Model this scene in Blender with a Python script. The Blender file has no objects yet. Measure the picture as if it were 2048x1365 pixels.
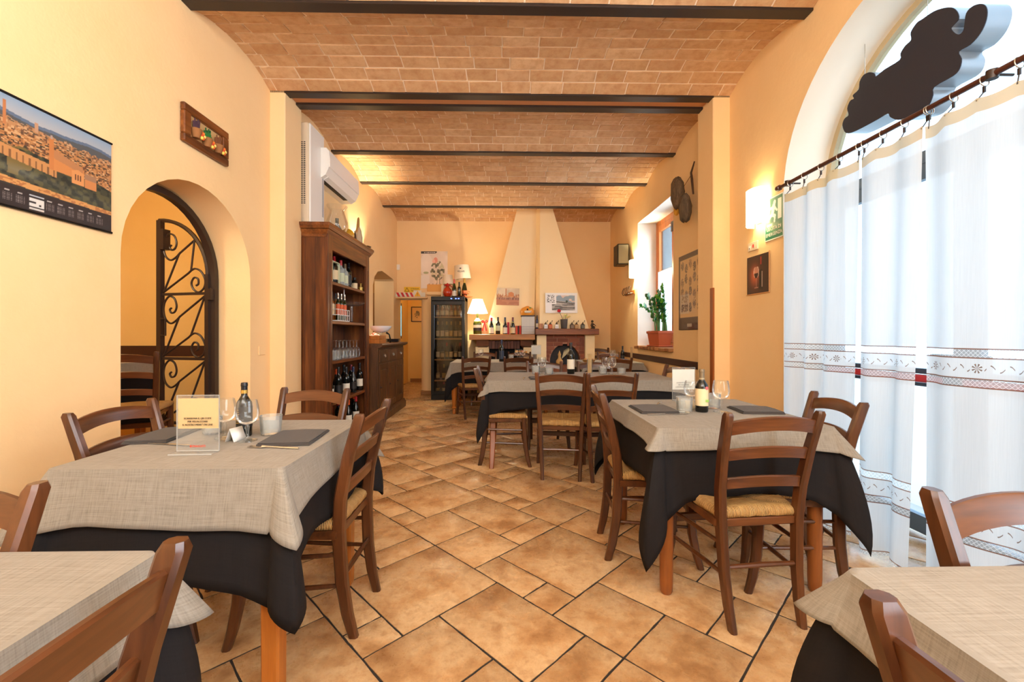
import bpy, bmesh, math, random
import numpy as np
from mathutils import Vector, Matrix, Euler

R = random.Random(7)
PI = math.pi
rad = math.radians
SC = bpy.context.scene
COL = SC.collection

# ------------------------------------------------------------------ camera, world, lights, exposure
CAM_H = 1.166
cam_d = bpy.data.cameras.new('camera')
cam = bpy.data.objects.new('camera', cam_d)
COL.objects.link(cam)
cam.location = (0, 0, CAM_H)
cam.rotation_euler = (rad(90), 0, -17 / 850)
cam_d.sensor_width = 36
cam_d.lens = 850 / 2048 * 36
cam_d.shift_y = -12.5 / 2048
cam_d.clip_start = 0.02
SC.camera = cam

SC.view_settings.view_transform = 'Standard'
SC.view_settings.look = 'None'
SC.view_settings.gamma = 1
SC.view_settings.use_curve_mapping = False
SC.view_settings.exposure = 0.25
SC.cycles.use_denoising = True
SC.cycles.max_bounces = 10
SC.cycles.diffuse_bounces = 6
SC.cycles.glossy_bounces = 4
SC.cycles.transmission_bounces = 6
SC.cycles.transparent_max_bounces = 16
SC.cycles.caustics_reflective = False
SC.cycles.caustics_refractive = False
SC.cycles.sample_clamp_indirect = 6

world = bpy.data.worlds.new('world')
SC.world = world
world.use_nodes = True
wb = world.node_tree.nodes['Background']
wb.inputs[0].default_value = (0.58, 0.80, 1.0, 1)
wb.inputs[1].default_value = 3.0


def lamp(name, kind, loc, energy, color, rot=(0, 0, 0), size=0.1, size_y=None, portal=False):
    d = bpy.data.lights.new(name, kind)
    d.energy = energy
    d.color = color
    if kind == 'AREA':
        d.size = size
        if size_y:
            d.shape = 'RECTANGLE'
            d.size_y = size_y
        if portal:
            d.cycles.is_portal = True
    else:
        d.shadow_soft_size = size
    o = bpy.data.objects.new(name, d)
    COL.objects.link(o)
    o.location = loc
    o.rotation_euler = rot
    return o


WARM = (1.0, 0.82, 0.58)
WARM2 = (1.0, 0.98, 0.96)
lamp('daylight_portal', 'AREA', (2.62, 2.17, 1.6), 1, (1, 1, 1), (0, rad(90), 0), 3.3, 2.0, portal=True)
lamp('window_portal', 'AREA', (2.50, 5.87, 1.95), 1, (1, 1, 1), (0, rad(90), 0), 1.9, 1.4, portal=True)
# the room goes on behind the camera; three unseen fill lights are added there
lamp('rear_fill_area', 'AREA', (-0.1, -1.3, 3.1), 98, WARM2, (rad(62), 0, 0), 3.4, 1.2)  # added overhead fill for the near tables, no fitting behind it
lamp('ceiling_fill_uplight', 'AREA', (-0.1, -1.0, 2.0), 70, WARM2, (rad(150), 0, 0), 3.0, 0.6)  # added fill aimed up to brighten the near vaults
lamp('cool_side_fill', 'AREA', (2.0, -1.0, 1.8), 135, (0.70, 0.86, 1.0), (0, rad(90), 0), 2.4, 2.0)  # added cool fill for the left wall; the wall here has no window
lamp('window_daylight_fill', 'AREA', (2.85, 5.88, 2.1), 65, (0.72, 0.86, 1.0), (0, rad(78), 0), 1.8, 1.4)  # area light added outside the pane to boost daylight on the middle tables
lamp('assumed_side_room_lamp', 'POINT', (-3.05, 2.55, 2.35), 30, (1.0, .90, .68), size=0.12)  # assumed lamp out of view beside the archway, no fitting modelled
lamp('corridor_fill_point', 'POINT', (-1.55, 9.3, 2.5), 16, (1.0, 0.72, 0.40), size=0.12)  # bare point light added to brighten the corridor, no fitting modelled
lamp('assumed_kitchen_lamp', 'POINT', (-2.9, 7.6, 2.3), 8, (1.0, 0.85, 0.6), size=0.1)  # assumed unseen lamp behind the serving arch, no fitting modelled


# ------------------------------------------------------------------ materials
def srgb(r, g, b):
    def c(x):
        x /= 255.0
        return x / 12.92 if x <= 0.04045 else ((x + 0.055) / 1.055) ** 2.4
    return (c(r), c(g), c(b), 1.0)


class NT:
    """tiny node helper"""
    def __init__(s, name):
        s.m = bpy.data.materials.new(name)
        s.m.use_nodes = True
        s.t = s.m.node_tree
        s.b = s.t.nodes['Principled BSDF']
        s.out = s.t.nodes['Material Output']

    def n(s, typ, **kw):
        nd = s.t.nodes.new(typ)
        for k, v in kw.items():
            setattr(nd, k, v)
        return nd

    def l(s, a, b):
        s.t.links.new(a, b)

    def val(s, sock, v):
        if hasattr(v, 'is_linked') or isinstance(v, bpy.types.NodeSocket):
            s.l(v, sock)
        else:
            sock.default_value = v

    def math(s, op, a, b=0.0, clamp=False):
        nd = s.n('ShaderNodeMath', operation=op, use_clamp=clamp)
        s.val(nd.inputs[0], a)
        s.val(nd.inputs[1], b)
        return nd.outputs[0]

    def coords(s, kind='Object', scale=(1, 1, 1), rot=(0, 0, 0)):
        tc = s.n('ShaderNodeTexCoord')
        mp = s.n('ShaderNodeMapping')
        mp.inputs['Scale'].default_value = scale
        mp.inputs['Rotation'].default_value = rot
        s.l(tc.outputs[kind], mp.inputs['Vector'])
        return mp.outputs[0]

    def noise(s, vec, scale, detail=4, rough=0.55):
        nd = s.n('ShaderNodeTexNoise')
        nd.inputs['Scale'].default_value = scale
        nd.inputs['Detail'].default_value = detail
        nd.inputs['Roughness'].default_value = rough
        if vec is not None:
            s.l(vec, nd.inputs['Vector'])
        return nd.outputs[0]

    def wave(s, vec, scale, dist=0, direction='X', profile='SIN'):
        nd = s.n('ShaderNodeTexWave', bands_direction=direction, wave_profile=profile)
        nd.inputs['Scale'].default_value = scale
        nd.inputs['Distortion'].default_value = dist
        s.l(vec, nd.inputs['Vector'])
        return nd.outputs['Fac']

    def ramp(s, fac, stops):
        nd = s.n('ShaderNodeValToRGB')
        e = nd.color_ramp.elements
        while len(e) < len(stops):
            e.new(0.5)
        for i, (p, c) in enumerate(stops):
            e[i].position = p
            e[i].color = c
        s.l(fac, nd.inputs[0])
        return nd.outputs[0]

    def mix(s, fac, a, b, blend='MIX'):
        nd = s.n('ShaderNodeMix', data_type='RGBA', blend_type=blend)
        s.val(nd.inputs[0], fac)
        s.val(nd.inputs[6], a)
        s.val(nd.inputs[7], b)
        return nd.outputs[2]

    def bump(s, h, strength=0.3, dist=0.01):
        nd = s.n('ShaderNodeBump')
        nd.inputs['Strength'].default_value = strength
        nd.inputs['Distance'].default_value = dist
        s.l(h, nd.inputs['Height'])
        s.l(nd.outputs[0], s.b.inputs['Normal'])

    def base(s, c):
        s.val(s.b.inputs['Base Color'], c)

    def rough(s, v):
        s.val(s.b.inputs['Roughness'], v)


MATS = {}


def plain(name, rgb, rough=0.5, metal=0.0, spec=0.5, emit=None, es=0.0):
    if name in MATS:
        return MATS[name]
    m = NT(name)
    m.base(srgb(*rgb))
    m.rough(rough)
    m.b.inputs['Metallic'].default_value = metal
    m.b.inputs['Specular IOR Level'].default_value = spec
    if emit:
        m.b.inputs['Emission Color'].default_value = srgb(*emit)
        m.b.inputs['Emission Strength'].default_value = es
    MATS[name] = m.m
    return m.m


def plaster(name, c1, c2, bumps=0.25):
    m = NT(name)
    v = m.coords('Object')
    big = m.noise(v, 1.3, 5, 0.6)
    col = m.ramp(big, [(0.3, srgb(*c1)), (0.7, srgb(*c2))])
    m.base(col)
    m.rough(0.75)
    m.b.inputs['Specular IOR Level'].default_value = 0.25
    h = m.math('ADD', m.noise(v, 9, 5, 0.6), m.math('MULTIPLY', m.noise(v, 60, 3), 0.15))
    m.bump(h, bumps, 0.012)
    return m.m


def wood(name, c1, c2, c3=None, scale=6, along='Z', rough=0.35, rnd=0.25, ring=3.0, coat=0.0):
    m = NT(name)
    sc = {'Z': (1, 1, .08), 'X': (.08, 1, 1), 'Y': (1, .08, 1)}[along]
    v = m.coords('Object', sc)
    oi = m.n('ShaderNodeObjectInfo')
    add = m.n('ShaderNodeVectorMath', operation='ADD')
    m.l(v, add.inputs[0])
    comb = m.n('ShaderNodeCombineXYZ')
    m.l(m.math('MULTIPLY', oi.outputs['Random'], 13.0), comb.inputs[0])
    m.l(m.math('MULTIPLY', oi.outputs['Random'], 7.0), comb.inputs[2])
    m.l(comb.outputs[0], add.inputs[1])
    n1 = m.noise(add.outputs[0], scale * 3, 6, 0.6)
    n2 = m.noise(add.outputs[0], scale * 16, 3, 0.5)
    f = m.math('ADD', m.math('MULTIPLY', n1, .72), m.math('MULTIPLY', n2, .28))
    col = m.ramp(f, [(0.34, srgb(*c1)), (0.52, srgb(*c2)), (0.68, srgb(*(c3 or c2)))])
    dark = m.math('ADD', 1.0 - rnd / 2, m.math('MULTIPLY', oi.outputs['Random'], rnd))
    cc = m.n('ShaderNodeCombineXYZ')
    for i in range(3):
        m.l(dark, cc.inputs[i])
    m.base(m.mix(1.0, col, cc.outputs[0], 'MULTIPLY'))
    m.rough(rough)
    m.b.inputs['Coat Weight'].default_value = coat
    m.b.inputs['Coat Roughness'].default_value = 0.2
    m.bump(f, 0.08, 0.004)
    return m.m


M_WALL = plaster('wall_plaster', (240, 206, 153), (244, 213, 164))
M_WALL2 = plaster('side_room_plaster', (236, 199, 122), (240, 206, 132), 0.15)
M_REVEAL = plaster('white_reveal_plaster', (236, 228, 212), (241, 234, 220), 0.12)
M_HOOD = plaster('chimney_plaster', (249, 226, 180), (250, 229, 186), 0.1)
M_CHAIR = wood('chair_mahogany', (52, 27, 13), (81, 45, 22), (102, 60, 31), 5, 'Z', 0.3, 0.3, coat=0.12)
M_CHAIRX = wood('chair_mahogany_rail', (54, 28, 13), (87, 48, 23), (108, 63, 32), 5, 'X', 0.3, 0.3, coat=0.12)
M_PINE = wood('honey_pine', (150, 84, 28), (184, 112, 44), (200, 128, 56), 4, 'Z', 0.35, 0.2)
M_CASE = wood('rustic_walnut', (44, 20, 7), (98, 51, 18), (136, 80, 34), 3.5, 'Z', 0.36, 0.25)
M_CASEY = wood('rustic_walnut_rail', (70, 34, 12), (120, 66, 26), (152, 94, 44), 4, 'Y', 0.36, 0.2)
M_SIDE = wood('sideboard_oak', (60, 36, 18), (92, 58, 30), (112, 74, 42), 5, 'Z', 0.4, 0.25)
M_SIDEY = wood('sideboard_oak_top', (66, 40, 20), (96, 62, 34), (118, 78, 44), 5, 'Y', 0.4, 0.2)
M_MANTEL = wood('mantel_beam', (138, 82, 26), (172, 110, 42), (186, 124, 52), 5, 'X', 0.4, 0.15)
M_MANTEL2 = wood('mantel_beam_red', (104, 52, 22), (136, 76, 36), (148, 88, 44), 5, 'X', 0.4, 0.15)
M_DADO = plain('dado_brown', (62, 36, 28), 0.45)
M_WINWOOD = wood('window_pine', (156, 82, 26), (190, 108, 40), (204, 122, 50), 5, 'Z', 0.4, 0.15)
M_IRON = plain('wrought_iron', (56, 44, 38), 0.42, 0.3)
M_BEAM = plain('painted_steel_beam', (52, 42, 38), 0.4, 0.2)
M_MORTAR = plaster('vault_mortar', (240, 218, 190), (246, 228, 204), 0.3)
M_GROUT = plain('dark_grout', (44, 38, 34), 0.9)


def mk_brick():
    m = NT('vault_brick')
    v = m.coords('Object')
    oi = m.n('ShaderNodeObjectInfo')
    geo = m.n('ShaderNodeNewGeometry')
    add = m.n('ShaderNodeVectorMath', operation='ADD')
    m.l(geo.outputs['Position'], add.inputs[0])
    comb = m.n('ShaderNodeCombineXYZ')
    m.l(m.math('MULTIPLY', oi.outputs['Random'], 30), comb.inputs[2])
    m.l(comb.outputs[0], add.inputs[1])
    rp = m.math('FRACT', m.math('ADD', oi.outputs['Random'], m.math('MULTIPLY', geo.outputs['Random Per Island'], 0.999)))
    c = m.ramp(rp, [(0, srgb(204, 162, 118)), (.35, srgb(218, 178, 134)), (.7, srgb(210, 168, 126)), (1, srgb(228, 192, 150))])
    n = m.noise(add.outputs[0], 14, 5, 0.65)
    c2 = m.mix(m.ramp(n, [(.42, (0, 0, 0, 1)), (.75, (.6, .6, .6, 1))]), c, srgb(176, 116, 68))
    m.base(c2)
    m.rough(0.85)
    m.bump(m.noise(add.outputs[0], 60, 5, .7), 0.5, 0.01)
    return m.m


M_BRICK = mk_brick()


def mk_tile():
    m = NT('floor_tile')
    oi = m.n('ShaderNodeObjectInfo')
    geo = m.n('ShaderNodeNewGeometry')
    add = m.n('ShaderNodeVectorMath', operation='ADD')
    m.l(geo.outputs['Position'], add.inputs[0])
    comb = m.n('ShaderNodeCombineXYZ')
    m.l(m.math('MULTIPLY', oi.outputs['Random'], 30), comb.inputs[0])
    m.l(comb.outputs[0], add.inputs[1])
    n1 = m.noise(add.outputs[0], 4.5, 6, 0.62)
    n2 = m.noise(add.outputs[0], 26, 5, 0.7)
    c = m.ramp(n1, [(.32, srgb(158, 114, 72)), (.45, srgb(190, 148, 102)), (.57, srgb(208, 174, 130)), (.72, srgb(172, 130, 88))])
    c = m.mix(m.ramp(n2, [(.5, (0, 0, 0, 1)), (.72, (.55, .55, .55, 1))]), c, srgb(144, 98, 58))
    k = m.math('ADD', 0.88, m.math('MULTIPLY', oi.outputs['Random'], 0.2))
    cc = m.n('ShaderNodeCombineXYZ')
    for i in range(3):
        m.l(k, cc.inputs[i])
    m.base(m.mix(1.0, c, cc.outputs[0], 'MULTIPLY'))
    m.rough(m.math('ADD', 0.16, m.math('MULTIPLY', n2, 0.26)))
    m.bump(m.math('ADD', n2, m.math('MULTIPLY', n1, 2.0)), 0.12, 0.006)
    return m.m


M_TILE = mk_tile()


def mk_cloth(name, c1, c2, weave, bump, hem=None, sheen=0.1):
    m = NT(name)
    v = m.coords('UV')
    sx = m.n('ShaderNodeSeparateXYZ')
    m.l(v, sx.inputs[0])
    w = m.math('MULTIPLY', m.wave(v, weave, 1.5, 'X'), m.wave(v, weave, 1.5, 'Y'))
    n = m.noise(v, 40, 4, .7)
    st1 = m.coords('UV', (260, 9, 1))
    st2 = m.coords('UV', (9, 260, 1))
    slub = m.math('ADD', m.noise(st1, 1.0, 2), m.noise(st2, 1.0, 2))
    f = m.math('ADD', m.math('MULTIPLY', w, .35), m.math('ADD', m.math('MULTIPLY', slub, .45), m.math('MULTIPLY', n, .2)))
    c = m.ramp(f, [(.40, srgb(*c1)), (.75, srgb(*c2))])
    if hem:
        d = m.math('LESS_THAN', m.math('ABSOLUTE', m.math('SUBTRACT', sx.outputs[2], hem)), 0.0012)
        c = m.mix(m.math('MULTIPLY', d, .55), c, srgb(70, 58, 48))
    m.base(c)
    m.rough(0.85)
    m.b.inputs['Sheen Weight'].default_value = sheen
    m.b.inputs['Specular IOR Level'].default_value = 0.2
    m.bump(f, bump, 0.002)
    return m.m


M_GREY = mk_cloth('taupe_linen', (112, 105, 94), (154, 147, 136), 420, 0.35, hem=.022)
M_CHAR = mk_cloth('charcoal_cloth', (22, 20, 21), (31, 28, 29), 500, 0.2, sheen=0.0)
M_NAP = mk_cloth('napkin_cloth', (58, 53, 52), (74, 69, 66), 420, 0.3)


def mk_rush():
    m = NT('woven_rush')
    tc = m.n('ShaderNodeTexCoord')
    sx = m.n('ShaderNodeSeparateXYZ')
    m.l(tc.outputs['Object'], sx.inputs[0])
    ax = m.math('DIVIDE', m.math('ABSOLUTE', sx.outputs[0]), 0.2)
    ay = m.math('DIVIDE', m.math('ABSOLUTE', sx.outputs[1]), 0.18)
    side = m.math('GREATER_THAN', ax, ay)
    a = m.n('ShaderNodeMix', data_type='FLOAT')
    m.l(side, a.inputs[0])
    m.l(sx.outputs[0], a.inputs[2])
    m.l(sx.outputs[1], a.inputs[3])
    cv = m.n('ShaderNodeCombineXYZ')
    m.l(a.outputs[0], cv.inputs[0])
    nz = m.noise(tc.outputs['Object'], 30, 3)
    wv = m.wave(cv.outputs[0], 52, 0.0, 'X')
    cv2 = m.n('ShaderNodeCombineXYZ')
    m.l(m.math('MULTIPLY', a.outputs[0], 420), cv2.inputs[0])
    st = m.noise(cv2.outputs[0], 1.0, 2)
    f = m.math('ADD', m.math('MULTIPLY', wv, .28), m.math('ADD', m.math('MULTIPLY', st, .55), m.math('MULTIPLY', nz, .2)))
    m.base(m.ramp(f, [(.36, srgb(84, 50, 18)), (.5, srgb(168, 118, 54)), (.66, srgb(228, 190, 124))]))
    m.rough(0.6)
    m.bump(f, 0.9, 0.008)
    return m.m


M_RUSH = mk_rush()


def mk_glass(name, tint=(1, 1, 1), edge=0.35, gloss=0.9, haze=0.0, fmax=0.9):
    m = NT(name)
    t = m.t
    t.nodes.remove(m.b)
    lw = m.n('ShaderNodeLayerWeight')
    lw.inputs['Blend'].default_value = edge
    tr = m.n('ShaderNodeBsdfTransparent')
    tr.inputs[0].default_value = (*tint, 1)
    gl = m.n('ShaderNodeBsdfGlossy')
    gl.inputs['Roughness'].default_value = 0.04
    gl.inputs[0].default_value = (gloss, gloss, gloss, 1)
    mx = m.n('ShaderNodeMixShader')
    fac = m.math('ADD', m.math('MULTIPLY', lw.outputs['Fresnel'], fmax), 0.03, True)
    m.l(fac, mx.inputs[0])
    m.l(tr.outputs[0], mx.inputs[1])
    m.l(gl.outputs[0], mx.inputs[2])
    out = mx.outputs[0]
    if haze:
        df = m.n('ShaderNodeBsdfDiffuse')
        df.inputs[0].default_value = (.9, .92, .92, 1)
        mh = m.n('ShaderNodeMixShader')
        mh.inputs[0].default_value = haze
        m.l(out, mh.inputs[1])
        m.l(df.outputs[0], mh.inputs[2])
        out = mh.outputs[0]
    m.l(out, m.out.inputs[0])
    return m.m


M_GLASS = mk_glass('clear_glass', (0.96, 0.975, 0.97), 0.20, 0.95, 0.03, 0.7)
M_TUMBLER = mk_glass('pressed_glass', (0.95, 0.97, 0.96), 0.25, 0.95, 0.14)
M_ACRYL = mk_glass('clear_acrylic', (0.96, 0.97, 0.97), 0.05, 0.8, 0.06, 0.2)
M_PANE = mk_glass('window_glass', (0.96, 0.98, 0.99), 0.08, 0.9)
M_GLAZE = mk_glass('picture_glazing', (0.97, 0.97, 0.97), 0.05, 0.8, 0.0, 0.25)
M_SMOKE = mk_glass('tinted_fridge_glass', (0.74, 0.70, 0.64), 0.12, 0.8)
M_BOTDK = plain('dark_wine_glass', (16, 18, 16), 0.06, 0, 0.6)
M_BOTGR = plain('olive_bottle_glass', (70, 76, 16), 0.07, 0, 0.6)
M_BOTGN = plain('green_bottle_glass', (34, 44, 16), 0.07, 0, 0.6)
M_BOTCL = plain('clear_spirit_glass', (150, 160, 160), 0.06, 0, 0.6)
M_BOTAM = plain('amber_bottle_glass', (120, 66, 20), 0.08, 0, 0.6)
M_PAPER = plain('paper_label', (226, 220, 204), 0.7)
M_PAPERC = plain('cream_label', (228, 208, 168), 0.7)
M_PAPERG = plain('pale_green_label', (196, 206, 178), 0.7)
M_PAPERB = plain('black_label', (28, 26, 26), 0.5)
M_PAPERO = plain('orange_label', (214, 96, 50), 0.6)
M_FOILB = plain('black_foil', (30, 30, 34), 0.35, 0.2)
M_FOILR = plain('red_foil', (176, 28, 34), 0.35, 0.1)
M_FOILG = plain('gold_foil', (190, 154, 76), 0.35, 0.5)
M_FOILO = plain('orange_foil', (222, 92, 36), 0.35, 0.1)
M_FOILN = plain('navy_foil', (34, 44, 78), 0.35, 0.2)
M_FOILU = plain('burgundy_foil', (110, 30, 48), 0.35, 0.1)
M_FOILW = plain('bronze_foil', (124, 108, 84), 0.4, 0.3)
M_STEEL = plain('steel', (196, 190, 180), 0.25, 0.9)
M_WHITEP = plain('white_plastic', (238, 237, 233), 0.35)
M_CREAMP = plain('cream_plastic', (226, 210, 184), 0.4)
M_BLACKP = plain('black_plastic', (16, 16, 17), 0.4, 0, 0.3)
M_GRILL = plain('grey_grille', (170, 172, 178), 0.5)
M_DARKHOLE = plain('dark_slot', (22, 20, 20), 0.7)
M_RED = plain('red_paint', (196, 34, 40), 0.4)
M_TERRA = plain('terracotta_plastic', (186, 92, 54), 0.5)
M_SOIL = plain('potting_soil', (52, 38, 28), 0.95)
M_SHADE = plain('lit_lampshade', (255, 246, 226), 0.7, emit=(255, 236, 200), es=7.0)
M_SCONCE = plain('lit_sconce_glass', (255, 244, 224), 0.4, emit=(255, 226, 176), es=4.5)
M_SHADEOFF = plain('cream_lampshade', (240, 228, 206), 0.7)


def mk_curtain():
    m = NT('embroidered_linen')
    t = m.t
    t.nodes.remove(m.b)
    tc = m.n('ShaderNodeTexCoord')
    sx = m.n('ShaderNodeSeparateXYZ')
    m.l(tc.outputs['UV'], sx.inputs[0])
    u, v = sx.outputs[0], sx.outputs[1]

    def near(z, w):
        return m.math('LESS_THAN', m.math('ABSOLUTE', m.math('SUBTRACT', v, z)), w)

    def mx(a, b):
        return m.math('MAXIMUM', a, b)

    def mul(a, b):
        return m.math('MULTIPLY', a, b)
    lines = None
    cut = None
    flor = None
    for base in (0.0, -0.650):
        for z in (1.107, 1.070, 0.984, 0.949):
            q = near(z + base, 0.0028)
            lines = q if lines is None else mx(lines, q)
        for z in (1.0885, 0.9665):
            q = near(z + base, 0.0165)
            cut = q if cut is None else mx(cut, q)
        # floral sprigs
        zc = 1.027 + base
        dz = m.math('SUBTRACT', v, zc)
        up = m.math('FRACT', m.math('DIVIDE', u, 0.22))
        cell = m.math('SUBTRACT', up, 0.5)
        petals = m.math('ABSOLUTE', m.math('SINE', m.math('MULTIPLY', m.math('ARCTAN2', dz, m.math('MULTIPLY', cell, .22)), 4.0)))
        rr = m.math('SQRT', m.math('ADD', mul(dz, dz), mul(mul(cell, .22), mul(cell, .22))))
        flower = mul(m.math('LESS_THAN', rr, 0.02), m.math('GREATER_THAN', petals, 0.75))
        stem = mul(m.math('LESS_THAN', m.math('ABSOLUTE', m.math('SUBTRACT', dz, m.math('MULTIPLY', m.math('SINE', m.math('MULTIPLY', u, 115.0)), 0.013))), 0.0026),
                   m.math('GREATER_THAN', m.math('SINE', m.math('MULTIPLY', u, 230.0)), -0.1))
        stem = mul(stem, m.math('GREATER_THAN', m.math('ABSOLUTE', cell), 0.12))
        q = mx(flower, stem)
        flor = q if flor is None else mx(flor, q)
    hemz = mul(m.math('LESS_THAN', v, 0.05), m.math('GREATER_THAN', v, 0.0))
    lines = mx(lines, near(0.05, 0.003))
    zz = m.math('ABSOLUTE', m.math('SINE', m.math('MULTIPLY', m.math('ADD', u, v), 180.0)))
    zz2 = m.math('ABSOLUTE', m.math('SINE', m.math('MULTIPLY', m.math('SUBTRACT', u, v), 180.0)))
    net = m.math('LESS_THAN', m.math('MINIMUM', zz, zz2), 0.25)
    hol = mul(mx(cut, hemz), m.math('SUBTRACT', 1.0, net))
    thr = m.math('ADD', mul(m.wave(m.coords('UV'), 330, 1, 'X'), .5), mul(m.wave(m.coords('UV'), 330, 1, 'Y'), .5))
    st = m.noise(m.coords('UV', (220, 6, 1)), 1.0, 3)
    c0 = m.ramp(m.math('ADD', mul(thr, .5), mul(st, .5)), [(.25, srgb(222, 226, 228)), (.8, srgb(240, 243, 244))])
    col = m.mix(lines, c0, srgb(150, 112, 96))
    col = m.mix(flor, col, srgb(142, 118, 104))
    head = m.math('GREATER_THAN', v, 2.092)
    col = m.mix(head, col, srgb(222, 192, 146))
    df = m.n('ShaderNodeBsdfDiffuse')
    tl = m.n('ShaderNodeBsdfTranslucent')
    tp = m.n('ShaderNodeBsdfTransparent')
    m.l(col, df.inputs[0])
    m.l(col, tl.inputs[0])
    a = m.n('ShaderNodeMixShader')
    a.inputs[0].default_value = 0.55
    m.l(df.outputs[0], a.inputs[1])
    m.l(tl.outputs[0], a.inputs[2])
    b = m.n('ShaderNodeMixShader')
    m.l(m.math('ADD', m.math('MULTIPLY', hol, .45), 0.05, True), b.inputs[0])
    m.l(a.outputs[0], b.inputs[1])
    m.l(tp.outputs[0], b.inputs[2])
    m.l(b.outputs[0], m.out.inputs[0])
    return m.m


M_CURT = mk_curtain()


def mk_sheer():
    m = NT('white_half_curtain')
    m.t.nodes.remove(m.b)
    df = m.n('ShaderNodeBsdfDiffuse')
    tl = m.n('ShaderNodeBsdfTranslucent')
    tp = m.n('ShaderNodeBsdfTransparent')
    df.inputs[0].default_value = tl.inputs[0].default_value = (.9, .92, .95, 1)
    a = m.n('ShaderNodeMixShader')
    b = m.n('ShaderNodeMixShader')
    m.l(df.outputs[0], a.inputs[1])
    m.l(tl.outputs[0], a.inputs[2])
    st = m.wave(m.coords('UV'), 14, 0, 'Y')
    m.l(m.math('MULTIPLY', st, .35), b.inputs[0])
    m.l(a.outputs[0], b.inputs[1])
    m.l(tp.outputs[0], b.inputs[2])
    m.l(b.outputs[0], m.out.inputs[0])
    return m.m


M_SHEER = mk_sheer()


def mk_print():
    m = NT('printed_paper')
    at = m.n('ShaderNodeAttribute', attribute_name='print')
    m.base(at.outputs['Color'])
    m.rough(0.45)
    return m.m


M_PRINT = mk_print()
M_INK = plain('printed_black_ink', (24, 22, 22), 0.7)
M_INKW = plain('printed_white_ink', (240, 240, 236), 0.7)
M_INKR = plain('printed_red_ink', (214, 66, 36), 0.7)


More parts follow.
